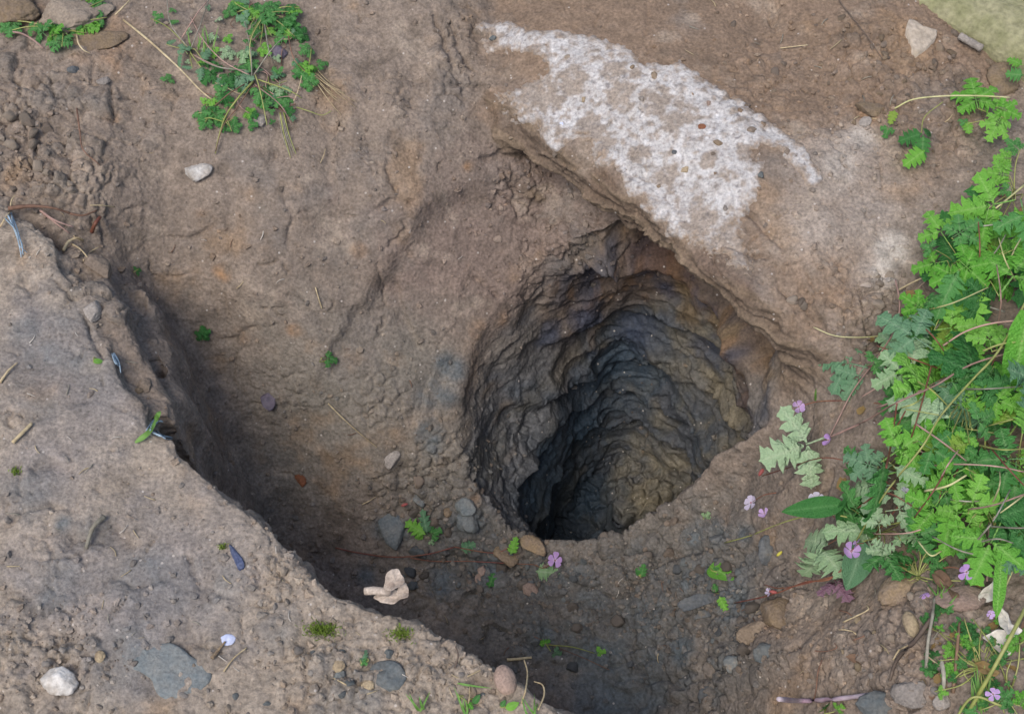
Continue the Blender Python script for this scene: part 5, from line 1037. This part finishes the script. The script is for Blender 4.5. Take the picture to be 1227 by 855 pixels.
# ---------------------------------------------------------------- straws, roots, sticks and fallen leaves
def stick(name, pts, r0, r1, mat, label, cat, group=None, sides=6, wob=.2):
    P = line(pts); mb = MB(); mb.tube(catmull(P, 6), r0, r1, sides, wob); o = obj(name, mb.mesh(name, P[0]), MAT[mat]); o.location = P[0]; return tag(o, label, cat, group)
stick('dry_stalk', [(148,24,.004),(180,50,.010),(215,82,.014),(240,108,.010),(260,124,.004)], .0020, .0010, 'straw', 'long pale dry stalk lying across the weeds on the slope top', 'stalk')
t_ = thing('straw_tuft', 'pale bleached tuft of dry grass beside the small toothed seedling', 'straw', gp(378, 90)[0])
for k_ in range(9):
    a = ra.uniform(-.25, .3); L_ = ra.uniform(34, 68); q = (376 + ra.uniform(-4, 4), 86 + ra.uniform(-4, 4))
    P = [above(q[0] + (L_ * math.cos(.75 + a)) * u, q[1] + (L_ * math.sin(.75 + a)) * u + 3 * math.sin(3 * u), .004 + .012 * math.sin(math.pi * u)) for u in (0, .35, .7, 1)]; mb = MB(); mb.tube(catmull(P, 4), .0009, .0005, 4); obj('straw_blade', mb.mesh('straw_blade', t_.location), MAT['straw'], t_)
stick('straw', [(384,195,.003),(388,186,.006),(390,178,.003)], .0008, .0006, 'straw', 'short pale straw on the slope below the straw tuft', 'straw')
stick('straw', [(378,344,.002),(382,358,.004),(386,370,.002)], .0011, .0009, 'straw', 'short straw lying in the middle of the bowl slope', 'straw')
stick('straw', [(393,483,.003),(410,500,.006),(430,518,.006),(452,536,.003)], .0012, .0007, 'straw', 'long thin brown straw ending at a pale stone on the bowl slope', 'straw')
stone('pale_stone', 470, 550, 20, 24, 'grey', 'pale grey flat stone at the end of the long thin straw', rot=-30, thick=.4)
stick('wood_chip', [(15,530,.004),(26,519,.006),(38,507,.004)], .0030, .0026, 'straw', 'pale wood chip stub on the near bank', 'chip', sides=4)
stick('grey_stalk', [(103,657,.004),(108,640,.008),(114,628,.010),(125,619,.006)], .0024, .0034, 'drygrey', 'curved grey-green dry stalk on the near bank', 'stalk')
stick('straw', [(0,458,.003),(10,444,.005),(21,434,.003)], .0022, .0008, 'straw', 'whitish tapering straw on the bluish patch of the near bank', 'straw')
stick('straw', [(268,804,.003),(280,788,.006),(296,775,.004)], .0012, .0008, 'straw', 'straw beside the pale blue flake on the near bank', 'straw')
stick('straw', [(254,788,.003),(262,778,.005),(270,768,.004)], .0026, .0012, 'ochre', 'short yellow brown husk touching the pale blue flake', 'husk')
stick('straw', [(608,790,.004),(620,789,.006),(637,787,.004)], .0030, .0018, 'straw', 'pale straw stub jutting from the bank edge above the pinkish pebble', 'straw')
stick('straw', [(400,812,.003),(408,816,.005),(417,821,.003)], .0009, .0008, 'straw', 'thin straw across the blue pebble', 'straw')
stick('straw', [(560,810,.003),(568,806,.005),(576,802,.003)], .0010, .0008, 'straw', 'thin straw on the bank left of the pinkish pebble', 'straw')
stick('straw', [(434,604,.003),(442,600,.006),(450,595,.003)], .0010, .0006, 'straw', 'white wisp of straw behind the flat clay lump', 'straw')
stick('bleached_stick', [(933,837,.006),(960,839,.010),(1000,837,.011),(1046,831,.007)], .0034, .0028, 'purplestick', 'bleached stick turning purple at one end, on the trench lip', 'stick', sides=8)
stick('brown_twig', [(1066,815,.006),(1075,790,.010),(1098,765,.014),(1118,738,.008)], .0018, .0032, 'twig', 'forked brown twig lying beside the tan oval pebble', 'twig')
stick('thin_root', [(1070,790,.006),(1078,778,.012),(1092,770,.013),(1105,752,.010)], .0012, .0008, 'straw', 'pale thin root curling along the forked brown twig', 'root')
stick('dry_stalk', [(1110,800,.008),(1112,770,.014),(1117,740,.016),(1120,715,.008)], .0026, .0016, 'drygrey', 'upright grey-green dead stalk rising from the needle-leaved sprig', 'stalk')
stick('dry_stalk', [(1142,830,.006),(1145,800,.012),(1148,765,.012),(1150,745,.006)], .0024, .0018, 'brownleaf', 'reddish brown dead stalk lying beside the triangular stone', 'stalk')
stick('dry_stalk', [(1128,790,.005),(1131,810,.010),(1130,835,.006)], .0032, .0022, 'drygrey', 'broad grey dead stalk piece between the sprig and the reddish stalk', 'stalk')
stick('thin_root', [(985,790,.003),(980,805,.006),(978,825,.006),(975,838,.003)], .0010, .0008, 'root', 'thin brown root hanging down the soil above the bleached stick', 'root')
stick('thin_root', [(958,776,.003),(985,780,.006),(1002,776,.005),(1000,770,.003)], .0009, .0006, 'root', 'thin branching root on the smooth soil above the bleached stick', 'root')
stick('thin_root', [(1010,745,.003),(1025,738,.008),(1040,730,.007),(1038,724,.003)], .0012, .0008, 'straw', 'pale curled root on the smooth soil below the purple leaf', 'root')
stick('grey_tube', [(1150,43,.010),(1162,50,.012),(1176,58,.010)], .0060, .0058, 'grey', 'short grey tube stub lying at the foot of the stone slab', 'tube', sides=12)
stick('dark_twig', [(1005,0,.004),(1022,22,.006),(1040,45,.005),(1058,72,.003)], .0012, .0008, 'twig', 'thin dark stem lying on the brown soil behind the heart-shaped stone', 'stem')
stick('straw', [(935,58,.002),(950,56,.005),(968,54,.003)], .0010, .0008, 'straw', 'thin straw on the brown soil above the footing', 'straw')
stick('dead_twig', [(1095,350,.02),(1115,332,.03),(1140,318,.03)], .0013, .0010, 'twig', 'dark dry twig under the bright spreading plant', 'twig')
stick('dead_twig', [(1075,348,.012),(1098,336,.02),(1125,325,.02)], .0014, .0010, 'straw', 'pale dry twig running from the grey crust under the bright plant', 'twig')
stick('dead_twig', [(1120,395,.03),(1140,370,.04),(1160,350,.04)], .0015, .0010, 'drygrey', 'grey dry twig crossing dark leaves beside the crumbled edge', 'twig')
t_ = thing('root_tangle', 'tangle of pale brown roots sticking out over the bank crack', 'roots', gp(40, 248)[0])
for (pts, r0, r1, mt) in [([(10,250,.006),(35,247,.012),(62,249,.016),(86,256,.010)], .0036, .0014, 'root'), ([(48,252,.01),(66,264,.018),(88,272,.016)], .0018, .0009, 'pinkstem'), ([(52,256,.008),(68,268,.014),(84,280,.010)], .0016, .0009, 'pinkstem'), ([(84,256,.012),(100,258,.014),(116,252,.010)], .0020, .0012, 'root'), ([(86,292,.010),(98,300,.014),(112,318,.008)], .0014, .0010, 'straw'), ([(76,300,.006),(82,290,.014),(92,285,.016),(100,288,.012)], .0026, .0016, 'straw'), ([(100,312,.006),(108,302,.012),(118,296,.008)], .0010, .0008, 'straw'), ([(12,252,.006),(14,240,.012),(18,234,.010)], .0014, .001, 'straw'), ([(0,272,.004),(6,262,.010),(12,254,.008)], .0014, .001, 'straw'), ([(108,246,.004),(122,246,.008),(138,248,.004)], .0010, .0008, 'straw')]:
    P = line(pts); mb = MB(); mb.tube(catmull(P, 5), r0, r1, 5, .25); obj('root', mb.mesh('root', t_.location), MAT[mt], t_)
stick('red_twig', [(110,278,.008),(114,268,.014),(120,260,.010)], .0030, .0028, 'redstem', 'short dark red stem piece beside the pale root tangle', 'stem')
stick('root_thread', [(92,130,.003),(96,160,.008),(100,180,.008),(120,198,.003)], .0014, .0008, 'root', 'thin brown root running down the earth below the clods', 'root')
stick('root_thread', [(8,38,.008),(25,40,.014),(40,48,.012),(52,58,.006)], .0020, .0012, 'pinkstem', 'pinkish dead stem at the foot of the yellowish clod', 'stem')
stick('root_thread', [(92,42,.010),(94,52,.014),(100,60,.012),(108,64,.006)], .0012, .0009, 'straw', 'pale curl of straw on the flat ochre clod', 'straw')
stick('root_thread', [(138,18,.006),(148,8,.012),(156,0,.008)], .0014, .001, 'straw', 'pale stalk end beside the seedlings of the clods', 'straw')
for (pts, lb) in [([(10,258,.006),(18,275,.012),(24,290,.010),(28,305,.004)], 'blue-grey frayed cord end hanging over the near bank by the roots'), ([(178,512,.008),(185,506,.014),(192,503,.014)], 'pale blue fibre tuft crossing the green blade'), ([(186,520,.006),(196,521,.012),(206,524,.006)], 'blue fibre curl at the bank edge below the green blade'), ([(136,424,.006),(140,434,.010),(146,442,.006)], 'blue frayed fibres on the bank edge beside the bright leaf flake')]:
    t_ = thing('blue_fibre', lb, 'fibre', gp(pts[0][0], pts[0][1])[0])
    for k_ in range(4):
        P = line([(a + ra.gauss(0, 2.2), b + ra.gauss(0, 2.2), max(.002, h + ra.gauss(0, .003))) for a, b, h in pts]); mb = MB(); mb.tube(catmull(P, 5), .0013, .0006, 4, .2); obj('strand', mb.mesh('strand', t_.location), MAT['bluebit'], t_)
# green blade on the bank edge
def blades(name, label, cat, lst, mat='blade', wd=.0018):
    t_ = thing(name, label, cat, gp(lst[0][0][0], lst[0][0][1])[0])
    for pts in lst:
        P = line(pts); mb = MB(); mb.strip(catmull(P, 5), wd, Vector((0, -.4, 1)).normalized()); me = mb.mesh('blade', t_.location); a = me.attributes.new('vein', 'FLOAT', 'POINT'); a.data.foreach_set('value', [.3] * len(me.vertices)); obj('blade', me, LM[mat], t_)
    return t_
blades('bent_grass', 'bright green bent blade lying on the bank edge', 'grass', [[(162,530,.004),(176,520,.010),(184,510,.014),(188,497,.016)], [(186,505,.012),(190,496,.018),(192,492,.016)]], wd=.0036)
def tuft(cx, cy, nb_, sp, ht):
    out = []
    for _ in range(nb_):
        bx, by = cx + ra.gauss(0, sp * .4), cy + ra.gauss(0, sp * .2); tx, ty = bx + ra.gauss(0, sp * .8), by - ht * ra.uniform(.4, 1); out.append([(bx, by, .002), ((bx * .6 + tx * .4) + ra.gauss(0, 1.5), by * .6 + ty * .4, .012), (tx, ty, ra.uniform(.008, .02))])
    return out
blades('grass_tuft', 'thin grass tuft with a flat pale blade beside the flat rounded clay lump', 'grass', tuft(505, 852, 5, 12, 34) + [[(548,818,.006),(565,821,.01),(590,824,.006)]], wd=.0013)
blades('grass_tuft', 'small grass tuft at the bank corner below the pinkish pebble', 'grass', tuft(640, 860, 5, 10, 36), wd=.0012)
blades('grass_tuft', 'sparse thin grass between the blue lump and the pinkish pebble', 'grass', tuft(560, 854, 4, 10, 36), wd=.0012)
blades('grass_tuft', 'thin green grass tuft beside the thick green stalk', 'grass', tuft(1180, 850, 9, 16, 60), wd=.0014)
blades('grass_tuft', 'thin green blades in the weeds behind the pale fallen stalk', 'grass', tuft(240, 60, 8, 18, 40), wd=.0013)
blades('grass_tuft', 'fine green grass under the leafy plants by the brown leaf', 'grass', tuft(1130, 720, 10, 14, 30), wd=.0012)
blades('green_sprout', 'single thin sprout on the bare rim slope behind the pink flower', 'sprout', [[(977,480,.003),(977,472,.012),(978,465,.015)]])
for (pts, lb) in [([(625,842,.004),(630,825,.02),(632,805,.02),(628,790,.01)], 'thin bent dead stem rising over the pinkish pebble'), ([(645,850,.004),(652,832,.014),(650,820,.018),(640,816,.01)], 'curled dead stem at the bank corner'), ([(558,850,.004),(562,838,.012),(563,822,.008)], 'thin yellow stem standing in the sparse grass'), ([(545,800,.003),(549,785,.008),(546,774,.004)], 'thin dark root loop on the bank edge')]: stick('dead_twig', pts, .0011, .0008, 'straw' if 'dark' not in lb else 'twig', lb, 'stem')
# moss cushions
def moss(px, py, rx, ry, nb_, label):
    p, _ = gp(px, py); mb = MB()
    for _ in range(nb_):
        a, b = px + ra.gauss(0, rx), py + ra.gauss(0, ry); q, nn = gp(a, b); d = Vector((ra.gauss(0, .6), ra.gauss(0, .6), 1)).normalized() * ra.uniform(.004, .008)
        mb.strip([q, q + d * .6, q + d], .0008, Vector((ra.gauss(0, 1), ra.gauss(0, 1), .3)).normalized())
    me = mb.mesh('moss_cushion', p); a = me.attributes.new('vein', 'FLOAT', 'POINT'); a.data.foreach_set('value', [.3] * len(me.vertices)); o = obj('moss_cushion', me, LM['moss']); o.location = p; tag(o, label, 'moss')
moss(385, 755, 10, 5, 420, 'yellow-green moss cushion on the near bank behind the pebbles'); moss(481, 760, 7, 4, 220, 'small bright moss patch on the bare bank edge'); moss(20, 565, 3, 2, 60, 'tiny green moss spot at the crack on the near bank'); moss(268, 655, 3, 1.5, 50, 'tiny moss spot beside the blue slate sliver')
# fallen leaves
def sheet(name, pts, mat, label, cat, h=.008, curl=.25, parts=None, parent=None, thick=.0008, zlev=None):
    """thin curled leaf from its outline; pts in photo points"""
    if zlev is None: P = [above(a, b, h) for a, b in pts]
    else: P = [Vector(at(a, b, zlev)) for a, b in pts]
    D_ = []
    for i in range(len(P)):
        a, b = P[i], P[(i + 1) % len(P)]; D_ += [a, a.lerp(b, .33) + Vector((ra.gauss(0, 1), ra.gauss(0, 1), 0)) * (b - a).length * .06, a.lerp(b, .67) + Vector((ra.gauss(0, 1), ra.gauss(0, 1), 0)) * (b - a).length * .06]
    P = D_; c = sum(P, Vector()) / len(P); V_, F_ = [], []; N_ = len(P); R_ = max((q - c).length for q in P); ax = (P[0] - c).normalized(); rg = (0, .35, .7, 1.)
    for s_ in rg[1:]:
        for i, q in enumerate(P):
            d = (q - c) * s_; lat = (d - ax * d.dot(ax)).length / R_; V_.append(d + Vector((0, 0, curl * R_ * lat * lat * 1.6 + R_ * .06 * math.sin(i * .8 + s_ * 5) + R_ * .03 * math.sin(i * 2.1 + s_ * 3))))
    V_.append(Vector((0, 0, 0)))
    for r_ in range(2):
        for i in range(N_): F_.append((r_ * N_ + i, r_ * N_ + (i + 1) % N_, (r_ + 1) * N_ + (i + 1) % N_, (r_ + 1) * N_ + i))
    for i in range(N_): F_.append((i, len(V_) - 1, (i + 1) % N_))
    me = bpy.data.meshes.new(name); me.from_pydata([tuple(v) for v in V_], [], F_); me.polygons.foreach_set('use_smooth', [True] * len(F_)); me.update()
    o = obj(name, me, MAT[mat], parent)
    o.location = c if parent is None else c - parent.location
    so1 = o.modifiers.new('thickness', 'SOLIDIFY'); so1.thickness = thick; ss = o.modifiers.new('smooth', 'SUBSURF'); ss.levels = ss.render_levels = 1
    if parent is None: tag(o, label, cat)
    return o
dl = thing('curled_dry_leaf', 'pale beige curled dry leaf lodged on the trench edge', 'dry leaf', Vector(at(472, 716, 0)))
for pts, zl, cu in [([(459,705),(462,692),(470,684),(477,682),(483,690),(486,698),(478,706),(468,710)], .022, .5), ([(474,712),(480,702),(487,699),(490,706),(490,717),(482,719)], .016, .4), ([(446,714),(460,709),(476,706),(486,714),(474,724),(456,722)], .006, .2)]: sheet('leaf_lobe', pts, 'dryleaf', '', '', 0, cu, None, dl, zlev=zl)
mb = MB(); mb.tube([Vector(at(437,708,.012)), Vector(at(448,707,.014)), Vector(at(458,708,.016)), Vector(at(468,709,.014))], .0052, .0046, 8, .2); obj('rolled_edge', mb.mesh('rolled_edge', dl.location), MAT['dryleaf'], dl)
bl = thing('torn_pale_leaf', 'large torn bleached leaf on the ground beside the flat pinkish stone', 'dry leaf', gp(1200, 745)[0])
sheet('leaf_lobe', [(1190,722),(1200,728),(1208,735),(1212,748),(1220,750),(1226,756),(1214,764),(1204,760),(1196,745)], 'whiteleaf', '', '', .014, .35, None, bl); sheet('leaf_lobe', [(1176,762),(1190,756),(1206,756),(1212,768),(1210,785),(1204,789),(1190,776)], 'whiteleaf', '', '', .009, .3, None, bl); sheet('leaf_lobe', [(1172,712),(1180,704),(1192,694),(1200,700),(1196,716),(1184,722),(1174,722)], 'whiteleaf', '', '', .014, .3, None, bl)
sheet('brown_fallen_leaf', [(1116,684),(1126,682),(1138,690),(1146,704),(1150,716),(1142,717),(1128,708),(1118,696)], 'brownleaf', 'oval brown dead leaf at the edge of the leafy plants', 'dry leaf', .012, .25)
sheet('olive_fallen_leaf', [(1167,792),(1178,791),(1190,796),(1199,805),(1192,811),(1180,808),(1170,801)], 'oliveleaf', 'oval olive brown dead leaf beside the thick green stalk', 'dry leaf', .010, .2)
sheet('white_flake', [(1199,264),(1208,262),(1215,268),(1214,276),(1206,277),(1200,272)], 'whiteleaf', 'small white flake caught under the weeds near the spreading plant', 'flake', .012, .2)
sheet('dead_brown_leaf', [(1076,385),(1092,382),(1104,392),(1102,404),(1086,408),(1074,398)], 'brownleaf', 'crumpled reddish brown dead leaf under the plant at the crumbled edge', 'dry leaf', .010, .3)
rl = random.Random(31)
def bits(name, label, cat, group, zones_, mats, l0, l1, r_, leafy=False):
    var = []
    for q in range(4):
        mb = MB()
        if leafy:
            pts = [Vector((-.5 + u, .06 * math.sin(u * 5 + q), .10 * math.sin(u * 3 + q))) for u in (0, .2, .4, .6, .8, 1.)]; mb.strip(pts, .26 + .04 * q, fold=.35)
        else:
            b = rl.uniform(-.12, .12); mb.tube([Vector((-.5, 0, 0)), Vector((-.1, b, .05)), Vector((.2, b * .8, .04)), Vector((.5, 0, 0))], r_, r_ * .6, 5, .3)
        me = mb.mesh(name); var.append({m_: None for m_ in mats} | {'m': me})
    for (cx, cy, sx, sy, cnt_) in zones_:
        for _ in range(cnt_):
            p, nn = gp(cx + rl.gauss(0, sx), cy + rl.gauss(0, sy))
            if nn.z < .35: continue
            q = rl.randrange(4); mt = rl.choice(mats)
            if var[q][mt] is None: var[q][mt] = var[q]['m'].copy(); var[q][mt].materials.append(MAT[mt])
            L_ = mpp(p) * rl.uniform(l0, l1); o = bpy.data.objects.new(name, var[q][mt]); C.objects.link(o); nn = (nn + Vector((0, 0, .8))).normalized()
            o.matrix_world = Matrix.Translation(p + nn * .0016) @ basis(nn, rl.uniform(0, 6.28)) @ Matrix.Scale(L_, 4); tag(o, label, cat, group)
bits('straw_bit', 'tiny pale straw fragment lying on the near bank', 'straw', 'straw fragments on the near bank', [(120,600,90,90,16),(300,740,90,50,14),(90,420,60,60,8),(540,800,50,25,9)], ['straw', 'drygrey', 'whiteleaf'], 6, 16, .05)
bits('straw_bit', 'tiny pale straw fragment lying on the scooped slope', 'straw', 'straw fragments on the slope', [(400,480,90,80,12),(330,280,100,90,9),(640,720,90,40,10),(860,740,60,50,8)], ['straw', 'root', 'whiteleaf'], 6, 15, .05)
bits('straw_bit', 'tiny dry stalk fragment in the litter below the leafy plants', 'straw', 'stalk fragments below the leafy plants', [(1130,770,50,50,26),(1060,790,40,35,10)], ['straw', 'twig', 'drygrey', 'root'], 10, 34, .035)
bits('dead_leaf_bit', 'small brown dead leaf scrap in the litter below the leafy plants', 'dry leaf', 'leaf scraps below the leafy plants', [(1160,760,40,50,18),(1120,800,40,30,8)], ['brownleaf', 'oliveleaf', 'twig'], 9, 22, .1, True)
bits('dead_leaf_bit', 'small brown dead leaf scrap lying among the leafy plants', 'dry leaf', 'leaf scraps among the leafy plants', [(1140,420,50,60,16),(1130,560,50,40,12),(1200,230,20,50,8)], ['brownleaf', 'oliveleaf', 'dryleaf'], 12, 26, .1, True)
bits('straw_bit', 'tiny pale straw fragment on the soil behind the footing', 'straw', 'straw fragments behind the footing', [(900,60,70,40,9),(1060,120,50,50,10)], ['straw', 'drygrey'], 7, 18, .05)
S = Plant('weed_patch', 'low weeds creeping through the litter beside the torn bleached leaf', 'weed', 1175, 800)
fill(S, [(rl.gauss(1165, 34), rl.gauss(790, 38)) for _ in range(34)], 10, 24, ['five', 'small', 'tri'], ['bright', 'mid', 'dark', 'dark'], .008)
S = Plant('weed_patch', 'fine dark weeds along the foot of the leafy plants by the brown stone', 'weed', 1100, 690)
fill(S, [(rl.gauss(1100, 36), rl.gauss(676, 12)) for _ in range(22)], 9, 22, ['five', 'small', 'tri'], ['mid', 'dark'], .008)
log('done')
